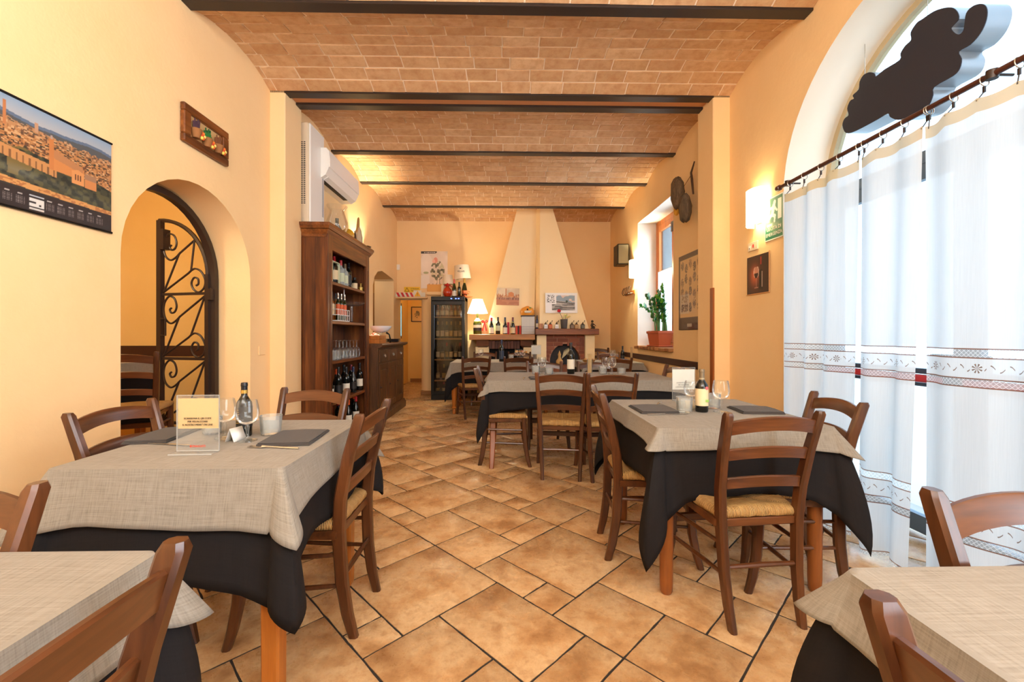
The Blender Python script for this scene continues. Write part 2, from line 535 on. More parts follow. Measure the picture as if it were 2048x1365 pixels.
# ------------------------------------------------------------------ mesh builder
class MB:
    def __init__(s):
        s.v, s.f, s.mi, s.uv = [], [], [], None

    def add(s, vs, fs, mi=0, uv=None):
        o = len(s.v)
        s.v += [tuple(p) for p in vs]
        s.f += [tuple(i + o for i in f) for f in fs]
        s.mi += [mi] * len(fs)
        if uv is not None:
            if s.uv is None:
                s.uv = [(0, 0)] * o
            s.uv += uv
        elif s.uv is not None:
            s.uv += [(0, 0)] * len(vs)
        return s

    def box(s, x0, x1, y0, y1, z0, z1, mi=0, c=0.0):
        """box; c chamfers the edges seen from above and the side"""
        if c <= 0:
            vs = [(x, y, z) for z in (z0, z1) for y in (y0, y1) for x in (x0, x1)]
            fs = [(0, 2, 3, 1), (4, 5, 7, 6), (0, 1, 5, 4), (2, 6, 7, 3), (0, 4, 6, 2), (1, 3, 7, 5)]
            return s.add(vs, fs, mi)
        rings = []
        for z, ins in ((z0, c), (z0 + c, 0), (z1 - c, 0), (z1, c)):
            a0, a1, b0, b1 = x0 + ins, x1 - ins, y0 + ins, y1 - ins
            k = c if ins == 0 else c * .5
            rings.append([(a0 + k, b0, z), (a1 - k, b0, z), (a1, b0 + k, z), (a1, b1 - k, z), (a1 - k, b1, z), (a0 + k, b1, z), (a0, b1 - k, z), (a0, b0 + k, z)])
        return s.loft(rings, mi)

    def loft(s, rings, mi=0, caps=True, closed=True, uv=None):
        n = len(rings[0])
        vs = [p for r in rings for p in r]
        fs = []
        for i in range(len(rings) - 1):
            for j in range(n if closed else n - 1):
                a, b = i * n + j, i * n + (j + 1) % n
                fs.append((a, b, b + n, a + n))
        if caps:
            fs.append(tuple(range(n - 1, -1, -1)))
            o = (len(rings) - 1) * n
            fs.append(tuple(o + j for j in range(n)))
        return s.add(vs, fs, mi, uv)

    def tube(s, pts, r, n=8, mi=0, caps=True):
        pts = [Vector(p) for p in pts]
        rr = r if isinstance(r, (list, tuple)) else [r] * len(pts)
        rings = []
        prev = None
        for i, p in enumerate(pts):
            t = (pts[min(i + 1, len(pts) - 1)] - pts[max(i - 1, 0)])
            if t.length < 1e-9:
                t = Vector((0, 0, 1))
            t.normalize()
            if prev is None:
                a = Vector((0, 0, 1)) if abs(t.z) < .9 else Vector((1, 0, 0))
                prev = t.cross(a).normalized()
            else:
                prev = (prev - t * prev.dot(t)).normalized()
            b = t.cross(prev)
            rings.append([tuple(p + (prev * math.cos(k * 2 * PI / n) + b * math.sin(k * 2 * PI / n)) * rr[i]) for k in range(n)])
        return s.loft(rings, mi, caps)

    def post(s, pts, w, d, ch=0.006, mi=0):
        """rectangular post swept along a mostly vertical path, chamfered"""
        rings = []
        for i, (x, y, z) in enumerate(pts):
            a = (w[i] if isinstance(w, (list, tuple)) else w) / 2
            b = (d[i] if isinstance(d, (list, tuple)) else d) / 2
            c = min(ch, a * .6, b * .6)
            rings.append([(x - a + c, y - b, z), (x + a - c, y - b, z), (x + a, y - b + c, z), (x + a, y + b - c, z), (x + a - c, y + b, z), (x - a + c, y + b, z), (x - a, y + b - c, z), (x - a, y - b + c, z)])
        return s.loft(rings, mi)

    def lathe(s, prof, n=16, c=(0, 0, 0), mi=0, caps=True):
        rings = []
        for r, z in prof:
            r = max(r, 1e-4)
            rings.append([(c[0] + r * math.cos(k * 2 * PI / n), c[1] + r * math.sin(k * 2 * PI / n), c[2] + z) for k in range(n)])
        return s.loft(rings, mi, caps)

    def prism(s, poly, fn0, fn1, mi=0):
        """poly: 2d points, fn0/fn1 map them to 3d on the two faces"""
        n = len(poly)
        vs = [fn0(*p) for p in poly] + [fn1(*p) for p in poly]
        fs = [tuple(range(n - 1, -1, -1)), tuple(range(n, 2 * n))] + [(i, (i + 1) % n, n + (i + 1) % n, n + i) for i in range(n)]
        return s.add(vs, fs, mi)

    def grid(s, fn, nu, nv, mi=0, uvf=None):
        vs, uv = [], []
        for j in range(nv + 1):
            for i in range(nu + 1):
                vs.append(fn(i / nu, j / nv))
                if uvf:
                    uv.append(uvf(i / nu, j / nv))
        w = nu + 1
        fs = [(j * w + i, j * w + i + 1, (j + 1) * w + i + 1, (j + 1) * w + i) for j in range(nv) for i in range(nu)]
        return s.add(vs, fs, mi, uv if uvf else None)

    def ball(s, c, r, mi=0, n=10, m=7, sc=(1, 1, 1)):
        rings = []
        for j in range(m + 1):
            t = -PI / 2 + PI * j / m
            q = max(math.cos(t), .02)
            rings.append([(c[0] + r * sc[0] * q * math.cos(k * 2 * PI / n), c[1] + r * sc[1] * q * math.sin(k * 2 * PI / n), c[2] + r * sc[2] * math.sin(t)) for k in range(n)])
        return s.loft(rings, mi)

    def xf(s, mat, start=0):
        for i in range(start, len(s.v)):
            s.v[i] = tuple(mat @ Vector(s.v[i]))
        return s

    def mesh(s, name, mats, smooth=True, recalc=True, ang=38):
        me = bpy.data.meshes.new(name)
        me.from_pydata(s.v, [], s.f)
        for mt in (mats if isinstance(mats, (list, tuple)) else [mats]):
            me.materials.append(mt)
        if max(s.mi, default=0):
            me.polygons.foreach_set('material_index', s.mi)
        if s.uv is not None:
            ul = me.uv_layers.new(name='UVMap')
            idx = np.empty(len(me.loops), np.int32)
            me.loops.foreach_get('vertex_index', idx)
            arr = np.array(s.uv, np.float32)[idx]
            ul.data.foreach_set('uv', arr.ravel())
        if recalc:
            bm = bmesh.new()
            bm.from_mesh(me)
            bmesh.ops.recalc_face_normals(bm, faces=bm.faces)
            bm.to_mesh(me)
            bm.free()
        if smooth:
            me.polygons.foreach_set('use_smooth', [True] * len(me.polygons))
            me.set_sharp_from_angle(angle=rad(ang))
        me.update()
        return me

    def build(s, name, mats, parent=None, **kw):
        return obj(name, s.mesh(name, mats, **kw), parent)


def obj(name, me, parent=None):
    o = bpy.data.objects.new(name, me)
    COL.objects.link(o)
    if parent:
        o.parent = parent
    return o


def tag(o, label=None, cat=None, group=None, kind=None):
    if label:
        o['label'] = label
    if cat:
        o['category'] = cat
    if group:
        o['group'] = group
    if kind:
        o['kind'] = kind
    return o


def thing(name, label, cat, loc=(0, 0, 0), rz=0.0, group=None):
    o = bpy.data.objects.new(name, None)
    COL.objects.link(o)
    o.location = loc
    o.rotation_euler = (0, 0, rz)
    o.empty_display_size = 0.1
    return tag(o, label, cat, group)


def copy_tree(o, parent=None):
    c = o.copy()
    COL.objects.link(c)
    c.parent = parent
    for ch in list(o.children):
        copy_tree(ch, c)
    return c


def structure(o):
    o['kind'] = 'structure'
    return o


def text(s, size, loc, rot, mat, parent, name='lettering', ex=0.0004, align='CENTER', sx=1.0):
    cu = bpy.data.curves.new(name, 'FONT')
    cu.body = s
    cu.size = size
    cu.align_x = align
    cu.align_y = 'CENTER'
    cu.extrude = ex
    cu.resolution_u = 2
    tmp = bpy.data.objects.new('tmp', cu)
    me = bpy.data.meshes.new_from_object(tmp)
    bpy.data.objects.remove(tmp)
    bpy.data.curves.remove(cu)
    me.name = name
    me.materials.clear()
    me.materials.append(mat)
    o = obj(name, me, parent)
    o.location = loc
    o.rotation_euler = rot
    o.scale = (sx, 1, 1)
    return o


ROT_BACK = (rad(90), 0, 0)          # print facing -y
ROT_RIGHT = (rad(90), 0, rad(-90))  # print facing -x
ROT_LEFT = (rad(90), 0, rad(90))    # print facing +x


def lin(a):
    a = np.clip(a, 0, 255) / 255.0
    return np.where(a <= 0.04045, a / 12.92, ((a + 0.055) / 1.055) ** 2.4)


def print_mesh(name, w, h, nx, ny, fn):
    """flat sheet in local XY, centre at origin, colours from fn(U,V) in sRGB 0..255 (V up)"""
    U, V = np.meshgrid(np.linspace(0, 1, nx + 1), np.linspace(0, 1, ny + 1))
    rgb = fn(U, V)
    b = MB()
    b.grid(lambda u, v: ((u - .5) * w, (v - .5) * h, 0), nx, ny)
    me = b.mesh(name, M_PRINT, smooth=False, recalc=False)
    ca = me.color_attributes.new('print', 'FLOAT_COLOR', 'POINT')
    out = np.ones(((nx + 1) * (ny + 1), 4), np.float32)
    out[:, :3] = lin(rgb.reshape(-1, 3))
    ca.data.foreach_set('color', out.ravel())
    return me


def add_print(name, w, h, nx, ny, fn, loc, rot, parent):
    o = obj(name, print_mesh(name, w, h, nx, ny, fn), parent)
    o.location = loc
    o.rotation_euler = rot
    return o


def vnoise(U, V, sx, sy, seed):
    rs = np.random.RandomState(seed)
    g = rs.rand(int(sy) + 3, int(sx) + 3)
    x, y = U * sx, V * sy
    i, j = x.astype(int), y.astype(int)
    fx, fy = x - i, y - j
    fx, fy = fx * fx * (3 - 2 * fx), fy * fy * (3 - 2 * fy)
    a = g[j, i] * (1 - fx) + g[j, i + 1] * fx
    b = g[j + 1, i] * (1 - fx) + g[j + 1, i + 1] * fx
    return a * (1 - fy) + b * fy


def cells(U, V, sx, sy, seed):
    rs = np.random.RandomState(seed)
    g = rs.rand(int(sy) + 2, int(sx) + 2)
    return g[(V * sy).astype(int), (U * sx).astype(int)]


def paint(img, mask, c):
    mask = np.asarray(mask, float)[..., None]
    img[:] = img * (1 - mask) + np.array(c, float) * mask

# ================================================================== THE SETTING
XL, XLR, XR, YB, YF, ZC = -2.11, -2.06, 2.09, 8.27, -2.6, 3.36
ZT = 3.62


def strip(b, pts, fa, ztop, d_in, d_out, mi_soffit=0):
    """wall band between a lower outline pts=[(along, z)] and ztop; fa(along, depth, z) -> xyz"""
    n = len(pts)
    vs = []
    for a, z in pts:
        vs += [fa(a, d_in, z), fa(a, d_in, ztop), fa(a, d_out, ztop), fa(a, d_out, z)]
    fi, fo, fs, ft = [], [], [], []
    for i in range(n - 1):
        p, q = i * 4, i * 4 + 4
        if abs(pts[i][0] - pts[i + 1][0]) > 1e-6:
            fi.append((p, q, q + 1, p + 1))
            fo.append((p + 3, p + 2, q + 2, q + 3))
            ft.append((p + 1, q + 1, q + 2, p + 2))
        fs.append((p, p + 3, q + 3, q))
    o = len(b.v)
    b.add(vs, [], 0)
    for fl, mi in ((fi, 0), (fo, 0), (ft, 0), (fs, mi_soffit)):
        b.f += [tuple(k + o for k in f) for f in fl]
        b.mi += [mi] * len(fl)
    for e, rev in ((0, False), ((n - 1) * 4, True)):
        b.f.append((o + e, o + e + 1, o + e + 2, o + e + 3))
        b.mi.append(0)


def arch_pts(a0, a1, spring, rise, n=20):
    c, h = (a0 + a1) / 2, (a1 - a0) / 2
    out = [(a0, 0.0)]
    for i in range(n + 1):
        t = PI - PI * i / n
        out.append((c + h * math.cos(t), spring + rise * math.sin(t)))
    out.append((a1, 0.0))
    return out


FY = lambda a, d, z: (d, a, z)
FX = lambda a, d, z: (a, d, z)

# left wall, near half with the big plastered archway
b = MB()
strip(b, [(YF, 0)] + arch_pts(2.385, 3.585, 1.62, 0.585) + [(3.9, 0)], FY, ZT, XL, XL - .31)
w_left = structure(b.build('wall_left', [M_WALL], smooth=True, ang=25))
# left wall, far half with the small serving archway
b = MB()
pts = [(3.9, 0), (6.75, 0), (6.75, 1.95), (6.84, 2.1), (7.0, 2.2), (7.25, 2.25), (7.5, 2.235), (7.98, 2.2), (8.02, 2.17), (8.02, 0), (YB + .3, 0)]
strip(b, pts, FY, ZT, XLR, XLR - .36)
structure(b.build('wall_left_far', [M_WALL], smooth=True, ang=25))
# right wall: arched glass door, window niche
b = MB()
pts = [(YF, 0)] + arch_pts(1.20, 3.13, 2.22, 0.93, 28) + [(5.19, 0), (5.19, 2.9), (6.58, 2.9), (6.58, 0), (YB + .3, 0)]
strip(b, pts, FY, ZT, XR, XR + .37, 1)
b.box(XR, XR + .37, 5.19, 6.58, 0, .955)
structure(b.build('wall_right', [M_WALL, M_REVEAL], smooth=True, ang=25))
# back wall with the low doorway on its left
b = MB()
strip(b, [(-2.06, 1.86), (-1.535, 1.86), (-1.535, 0), (XR + .3, 0)], FX, ZT, YB, YB + .3)
structure(b.build('wall_back', [M_WALL], smooth=True, ang=25))
# rounded plaster pier between doorway and wine fridge
b = MB()
b.lathe([(.15, 0), (.15, 1.86)], 20, (-1.46, YB + .12, 0))
b.box(-1.47, -1.31, YB - .02, YB + .1, 0, 1.99)
b.box(-1.47, -1.17, YB - .13, YB + .02, 1.93, 1.99)
structure(b.build('trim_pier', [M_WALL], ang=30))
b = MB()
b.box(-1.60, -1.31, YB - .04, YB + .25, 0, .085, c=.01)
structure(b.build('baseboard_pier', [plain('brown_skirting', (150, 104, 56), .5)]))
b = MB()
b.box(XL - .3, XR + .37, YF - .2, YF, 0, ZT)
structure(b.build('wall_front', [M_WALL]))
# pilasters carrying the twin beams
for nm, x0, x1 in (('trim_pilaster_left', XL - .02, -1.976), ('trim_pilaster_right', 1.935, XR + .02)):
    b = MB()
    b.box(x0, x1, 3.885, 4.20, 0, 3.40, c=.008)
    structure(b.build(nm, [M_WALL], ang=30))
b = MB()
b.box(1.925, 1.942, 3.872, 3.93, 0, 1.60, c=.003)
b.box(1.925, 1.936, 3.90, 4.15, 0, .05)
structure(b.build('trim_corner_batten', [plain('batten_brown', (150, 82, 34), .35)]))
# dado rail along the right wall
b = MB()
b.box(XR - .018, XR, 4.2, 7.35, .792, .872, c=.004)
structure(b.build('trim_dado_right', [M_DADO]))

# side room behind the archway: raised floor, walls, brown dado
b = MB()
b.box(-5.2, XL - .30, 1.4, 4.25, -.02, .18)
structure(b.build('floor_side_room', [plain('side_room_floor', (176, 124, 74), .35)]))
b = MB()
b.box(-5.2, XL - .29, 4.25, 4.4, 0, 3.0)
b.box(-5.3, -5.2, 1.2, 4.4, 0, 3.0)
b.box(-5.2, XL - .31, 1.2, 1.4, 0, 3.0)
structure(b.build('wall_side_room', [M_WALL2]))
b = MB()
b.box(-5.2, XL - .3, 1.2, 4.4, 2.75, 2.9)
structure(b.build('ceiling_side_room', [M_WALL2]))
b = MB()
b.box(-5.2, XL - .3, 4.235, 4.25, .955, 1.058)
structure(b.build('trim_dado_side_room', [M_DADO]))

# corridor beyond the doorway and the kitchen behind the serving arch
b = MB()
b.box(-2.6, -1.2, 10.55, 10.7, 0, 3)
b.box(-1.535, -1.3, YB + .25, 10.6, 0, 3)
b.box(-2.75, -2.36, 8.75, 10.6, 0, 3)
b.box(-2.6, -1.3, YB + .3, 10.6, 2.7, 2.8)
structure(b.build('wall_corridor', [M_WALL2]))
b = MB()
b.box(-2.3, -1.535, 10.535, 10.55, 0, .085)
structure(b.build('baseboard_corridor', [plain('brown_skirting', (150, 104, 56), .5)]))
b = MB()
b.box(-4.0, XLR - .36, 8.6, 8.75, 0, 3)
b.box(-4.1, -4.0, 6.2, 8.75, 0, 3)
b.box(-4.0, XLR - .36, 6.2, 6.35, 0, 3)
b.box(-4.0, XLR - .36, 6.2, 8.75, 2.6, 2.7)
structure(b.build('wall_kitchen', [plain('kitchen_ochre', (196, 146, 70), .7)]))
b = MB()
b.box(-4.0, XLR - .3, 6.3, 8.7, -.02, .0)
structure(b.build('floor_kitchen', [M_GROUT]))

# ---- ceiling: shallow brick vaults between flush steel beams
BEAMS = [0.78, 1.82, 2.87, 3.93, 4.13, 5.16, 6.19, 7.32]
ENDS = BEAMS + [YB + .04]
b = MB()
vault_spans = []
for i in range(len(ENDS) - 1):
    y0, y1 = ENDS[i] + .042, ENDS[i + 1] - .042
    if i == 3:
        b.add([(-2.3, y0 - .01, ZC + .02), (2.3, y0 - .01, ZC + .02), (2.3, y1 + .01, ZC + .02), (-2.3, y1 + .01, ZC + .02)], [(0, 1, 2, 3)], 1)
        continue
    vault_spans.append((y0, y1))
for y0, y1 in vault_spans:
    c, rise = y1 - y0, .10
    rr = (c * c / 4 + rise * rise) / (2 * rise)
    cy, cz = (y0 + y1) / 2, ZC + .012 + rise - rr
    n = 14
    rows = []
    for k in range(n + 1):
        y = y0 - .01 + (c + .02) * k / n
        z = cz + math.sqrt(max(rr * rr - (y - cy) ** 2, 0)) + .003
        rows.append((y, z))
    o = len(b.v)
    b.add([p for y, z in rows for p in ((-2.35, y, z), (2.4, y, z))], [(2 * k, 2 * k + 1, 2 * k + 3, 2 * k + 2) for k in range(n)], 0)
b.add([(-2.6, YF - .2, ZC + .05), (2.6, YF - .2, ZC + .05), (2.6, .80, ZC + .05), (-2.6, .80, ZC + .05)], [(0, 1, 2, 3)], 0)
b.box(-2.6, 2.6, YF - .2, YB + .4, ZC + .16, ZC + .25)
ceiling = structure(b.build('ceiling', [M_MORTAR, plain('salmon_plaster', (214, 152, 106), .8)], recalc=False))
me = None
for k, y in enumerate(BEAMS):
    if me is None:
        q = MB()
        q.box(-2.2, 2.2, -.045, .045, -.004, .02, c=.003)
        q.box(-2.2, 2.2, -.008, .008, .02, .12)
        me = q.mesh('beam', M_BEAM)
    o = obj('beam', me, ceiling)
    o.location = (0, y, ZC)

BL, BW = .29, None
brick_meshes = {}


def brick_mesh(w, l, var):
    key = (round(w, 3), round(l, 3), var)
    if key not in brick_meshes:
        rr_ = random.Random(hash(key) % 1000 + var)
        q = MB()
        q.box(-l / 2, l / 2, -w / 2, w / 2, 0, .03, c=.003)
        q.v = [(x + rr_.uniform(-.002, .002), y + rr_.uniform(-.002, .002), z + (rr_.uniform(-.0022, .0022) if z < .01 else 0)) for x, y, z in q.v]
        brick_meshes[key] = q.mesh('brick', M_BRICK, smooth=False)
    return brick_meshes[key]


near, far = [], []
order = sorted(range(len(vault_spans)), key=lambda i: (abs(i - 2) if i in (2, 3) else 5 + abs(i - 2.6)))
for vi in range(len(vault_spans)):
    y0, y1 = vault_spans[vi]
    c, rise = y1 - y0, .10
    rr = (c * c / 4 + rise * rise) / (2 * rise)
    cy, cz = (y0 + y1) / 2, ZC + .012 + rise - rr
    half = math.asin(c / 2 / rr)
    rows = 8
    arc = 2 * half * rr
    w = arc / rows
    for r_ in range(rows):
        ph = -half + (r_ + .5) * 2 * half / rows
        y, z = cy + rr * math.sin(ph), cz + rr * math.cos(ph)
        x = -2.12 - R.uniform(.02, .27)
        while x < 2.1:
            l = .29 + R.choice((-.03, 0, 0, 0, .012))
            xa, xb = max(x, -2.20), min(x + l, 2.22)
            if xb - xa > .03:
                item = ((xa + xb) / 2, y, z, ph, w - .011, xb - xa - .011)
                near.append((vi, r_, item))
            x += l
# nearest bricks in view first: vault 2 and 3 (in front of and behind the twin beams), last row of vault 1
vis = [t for t in near if not (t[0] == 0 or (t[0] == 1 and t[1] < 5))]
vis.sort(key=lambda t: t[2][1])
single, rest = vis[:300], vis[300:]
for vi, r_, (x, y, z, ph, w, l) in single:
    lq = round(l * 200) / 200
    o = obj('brick', brick_mesh(round(w, 3), lq, R.randrange(3) if abs(lq - .28) < .006 else 0), ceiling)
    o.location = (x, y, z - .002 - R.uniform(0, .003))
    o.rotation_euler = (-ph, 0, R.uniform(-.004, .004))
q = MB()
for vi, r_, (x, y, z, ph, w, l) in rest:
    s0 = len(q.v)
    q.box(-l / 2, l / 2, -w / 2, w / 2, 0, .03)
    q.xf(Matrix.Translation((x, y, z - .002 - R.uniform(0, .003))) @ Matrix.Rotation(-ph, 4, 'X'), s0)
tag(q.build('brick_course', M_BRICK, ceiling, smooth=False, recalc=False), kind='stuff')

# ---- floor: multi-format tiles laid on the diagonal in recessed dark grout
b = MB()
b.box(-2.5, 2.6, YF - .2, 10.7, -.1, -.004)
floor = structure(b.build('floor', [M_GROUT]))
UN = 0.16667
AU = rad(134.2)
uU = Vector((math.cos(AU), math.sin(AU)))
uV = Vector((math.sin(AU), -math.cos(AU)))
O0 = uU * 1.124 + uV * 1.375
CELL = [(0, 1, 3, 3), (0, 0, 1, 1), (1, 0, 2, 1), (3, 0, 2, 2), (5, 0, 2, 2), (3, 2, 1, 2), (4, 2, 3, 2)]
tile_meshes = {}


def tile_mesh(du, dv, var):
    if (du, dv, var) not in tile_meshes:
        rr_ = random.Random(du * 31 + dv * 7 + var)
        a, c = dv * UN / 2 - .0042, du * UN / 2 - .0042
        ring = []
        for (p, q_) in (((-a, -c), (a, -c)), ((a, -c), (a, c)), ((a, c), (-a, c)), ((-a, c), (-a, -c))):
            m = 7
            for k in range(m):
                t = k / m
                e = rr_.uniform(-.0016, .0016) if k else -.001
                nx, ny = (q_[1] - p[1]), -(q_[0] - p[0])
                ln = math.hypot(nx, ny)
                ring.append((p[0] + (q_[0] - p[0]) * t + nx / ln * e, p[1] + (q_[1] - p[1]) * t + ny / ln * e))
        q = MB()
        q.loft([[(x, y, -.006) for x, y in ring], [(x, y, -.0015) for x, y in ring], [(x * (1 - .003 / a), y * (1 - .003 / c), 0) for x, y in ring]], caps=True)
        tile_meshes[(du, dv, var)] = q.mesh('tile', M_TILE, ang=30)
    return tile_meshes[(du, dv, var)]


tiles = []
for k in range(-14, 16):
    for j in range(-12, 14):
        ou, ov = -2 * k + 7 * j, 4 * k
        for (u, v, du, dv) in CELL:
            c = O0 + uU * ((ou + u + du / 2) * UN) + uV * ((ov + v + dv / 2) * UN)
            inside = (-2.35 < c.x < 2.75 and .35 < c.y < 8.5)
            corr = (-2.4 < c.x < -1.4 and 8.5 <= c.y < 10.6)
            if inside or corr:
                tiles.append((c.x, c.y, du, dv))
tiles.sort(key=lambda t: t[1])


def in_view(t):
    return t[1] > .95 and abs(t[0]) < 1.3 * t[1] + .3 and t[0] < 2.45


seen = [t for t in tiles if in_view(t)]
single, rest = seen[:300], seen[300:] + [t for t in tiles if not in_view(t)]
for x, y, du, dv in single:
    o = obj('tile', tile_mesh(du, dv, R.randrange(2)), floor)
    o.location = (x, y, R.uniform(-.0006, .0004))
    o.rotation_euler = (0, 0, AU - PI / 2)
q = MB()
for x, y, du, dv in rest:
    s0 = len(q.v)
    a, c = dv * UN / 2 - .0042, du * UN / 2 - .0042
    q.box(-a, a, -c, c, -.006, 0)
    q.xf(Matrix.Translation((x, y, 0)) @ Matrix.Rotation(AU - PI / 2, 4, 'Z'), s0)
tag(q.build('far_tiles', M_TILE, floor, smooth=False, recalc=False), kind='stuff')

# ---- outside: bright paving under the open sky, seen through the glass
b = MB()
b.box(2.9, 12, -6, 12, -.12, -.03)
structure(b.build('ground_outside', [plain('pale_paving', (206, 206, 204), .8)]))

# ---- arched glass emergency door
door = structure(obj('door_1', MB().box(2.405, 2.455, 1.20, 1.27, 0, 2.22).box(2.405, 2.455, 3.06, 3.13, 0, 2.22).box(2.405, 2.455, 1.20, 3.13, 2.15, 2.22).mesh('door_1', plain('blue_grey_aluminium', (96, 118, 138), .4, .2))))
for y0, y1 in ((1.27, 2.16), (2.17, 3.06)):
    f = MB()
    f.box(2.41, 2.45, y0, y0 + .06, .02, 2.15).box(2.41, 2.45, y1 - .06, y1, .02, 2.15).box(2.41, 2.45, y0, y1, .02, .12).box(2.41, 2.45, y0, y1, 2.06, 2.15)
    lf = f.build('door_leaf', plain('blue_grey_aluminium', (96, 118, 138), .4, .2), door)
    MB().box(2.428, 2.432, y0 + .06, y1 - .06, .12, 2.06).build('glass_pane', M_PANE, lf)
    pb = MB()
    pb.box(2.33, 2.39, y0 + .04, y1 - .04, .90, .94, c=.008)
    pb.build('push_bar', M_RED, lf)
    pb = MB()
    pb.box(2.335, 2.41, y0 + .01, y0 + .12, .88, 1.06, c=.006).box(2.335, 2.41, y1 - .12, y1 - .01, .88, 1.06, c=.006).box(2.36, 2.405, y0 + .1, y1 - .1, .875, .895).box(2.36, 2.405, y0 + .1, y1 - .1, .945, .975)
    pb.build('bar_housing', plain('slate_housing', (52, 66, 84), .4), lf)
fan = MB()
ap = arch_pts(1.20, 3.13, 2.22, 0.93, 28)[1:-1]
fan.prism([(p[0], p[1]) for p in ap], lambda a, z: (2.428, a, z), lambda a, z: (2.432, a, z))
fan.build('fanlight_pane', M_PANE, door)
rim = MB()
for i in range(len(ap) - 1):
    (a0, z0), (a1, z1) = ap[i], ap[i + 1]
    cy_, cz_ = 2.165, 2.22
    k = .955
    vs = []
    for x in (2.40, 2.455):
        vs += [(x, a0, z0), (x, a1, z1), (x, cy_ + (a1 - cy_) * k, cz_ + (z1 - cz_) * k), (x, cy_ + (a0 - cy_) * k, cz_ + (z0 - cz_) * k)]
    rim.add(vs, [(0, 1, 2, 3), (4, 7, 6, 5), (0, 4, 5, 1), (3, 2, 6, 7)])
rim.build('fanlight_rim', plain('rough_putty', (196, 178, 142), .8), door)

# ---- deep window niche with pine sashes, half curtains and a brick sill
win = structure(obj('window_1', MB().box(2.38, 2.46, 5.19, 5.25, .99, 2.9).box(2.38, 2.46, 6.52, 6.58, .99, 2.9).box(2.38, 2.46, 5.25, 6.52, 2.83, 2.9).box(2.38, 2.46, 5.25, 6.52, .99, 1.05).mesh('window_1', M_WINWOOD)))
for y0, y1 in ((5.25, 5.88), (5.89, 6.52)):
    f = MB()
    f.box(2.375, 2.425, y0, y0 + .065, 1.05, 2.83, c=.006).box(2.375, 2.425, y1 - .065, y1, 1.05, 2.83, c=.006)
    f.box(2.375, 2.425, y0 + .06, y1 - .06, 2.74, 2.83, c=.006).box(2.375, 2.425, y0 + .06, y1 - .06, 1.05, 1.15, c=.006)
    sa = f.build('sash', M_WINWOOD, win)
    MB().box(2.398, 2.402, y0 + .06, y1 - .06, 1.15, 2.74).build('glass_pane', M_PANE, sa)
    g = MB()
    g.grid(lambda u, v, y0=y0, y1=y1: (2.372 + .006 * math.sin(u * 50), y0 + .05 + (y1 - y0 - .1) * u, 1.12 + v * 1.0), 40, 2, uvf=lambda u, v: (u, v))
    g.build('half_curtain', M_SHEER, sa, recalc=False)
    MB().tube([(2.37, y0 + .04, 2.125), (2.37, y1 - .04, 2.125)], .005, 6).build('curtain_wire', M_STEEL, sa)
    MB().box(2.36, 2.38, (y1 - .06 if y0 < 5.5 else y0), (y1 if y0 < 5.5 else y0 + .06), 2.62, 2.76).build('latch', plain('bronze_latch', (70, 48, 34), .4), sa)
sill = tag(thing('brick_sill', 'rough brick window sill under the potted plant', 'sill', (2.20, 5.885, .955)), kind='structure')
del sill['category']
sm = [MB().box(-.17, .17, -.034, .034, 0, .045, c=.006).mesh('brick', plain('sill_brick%d' % k, cc, .85)) for k, cc in enumerate(((150, 98, 56), (172, 122, 76), (126, 80, 46)))]
n = 20
for k in range(n):
    o = obj('brick', sm[R.randrange(3)], sill)
    o.location = (R.uniform(-.006, .004), -.70 + 1.40 * (k + .5) / n, R.uniform(-.004, .002))

# ---- wrought iron arch frame and open gate leaf
iron = thing('iron_gate', 'black wrought iron gate leaf with scrolls, open under the plastered archway', 'gate', (0, 0, 0))
XG = XL - .27
fr = MB()
ap = arch_pts(2.40, 3.57, 1.62, 0.57, 24)
prof = []
for (a, z) in ap:
    dy, dz = a - 2.985, max(z - 1.62, 0)
    ln = math.hypot(dy, dz) or 1
    k = (ln - .045) / ln
    ia, iz = 2.985 + dy * k, (1.62 + dz * k if z > 1.62 else z)
    prof.append([(XG - .03, a, z), (XG + .02, a, z), (XG + .02, ia, iz), (XG - .03, ia, iz)])
fr.loft(prof)
fr.build('arch_frame', M_IRON, iron)
hinge = Vector((XG - .02, 3.52, 0))
ga = rad(14)
GM = Matrix.Translation(hinge) @ Matrix.Rotation(PI - ga, 4, 'Z')   # local +x runs from hinge to the free stile
LW = .53
leaf = obj('gate_leaf', MB().box(0, .035, -.015, .015, .2, 1.66).box(LW - .045, LW, -.018, .018, .2, 2.13).tube([(.017 + (LW - .03) * (1 - math.cos(t)), 0, 1.64 + .49 * math.sin(t)) for t in [i / 14 * PI / 2 for i in range(15)]], .017, 6).mesh('gate_leaf', M_IRON), iron)
leaf.matrix_world = GM
sc = MB()
for z in (.43, .967, 1.505):
    sc.box(.02, LW - .03, -.008, .008, z - .011, z + .011)


def cr_open(pts, n=6):
    P = [pts[0]] + list(pts) + [pts[-1]]
    out = []
    for i in range(1, len(P) - 2):
        p0, p1, p2, p3 = (np.array(P[i + k]) for k in (-1, 0, 1, 2))
        for j in range(n):
            t = j / n
            out.append(tuple(.5 * ((2 * p1) + (-p0 + p2) * t + (2 * p0 - 5 * p1 + 4 * p2 - p3) * t * t + (-p0 + 3 * p1 - 3 * p2 + p3) * t ** 3)))
    return out + [tuple(pts[-1])]


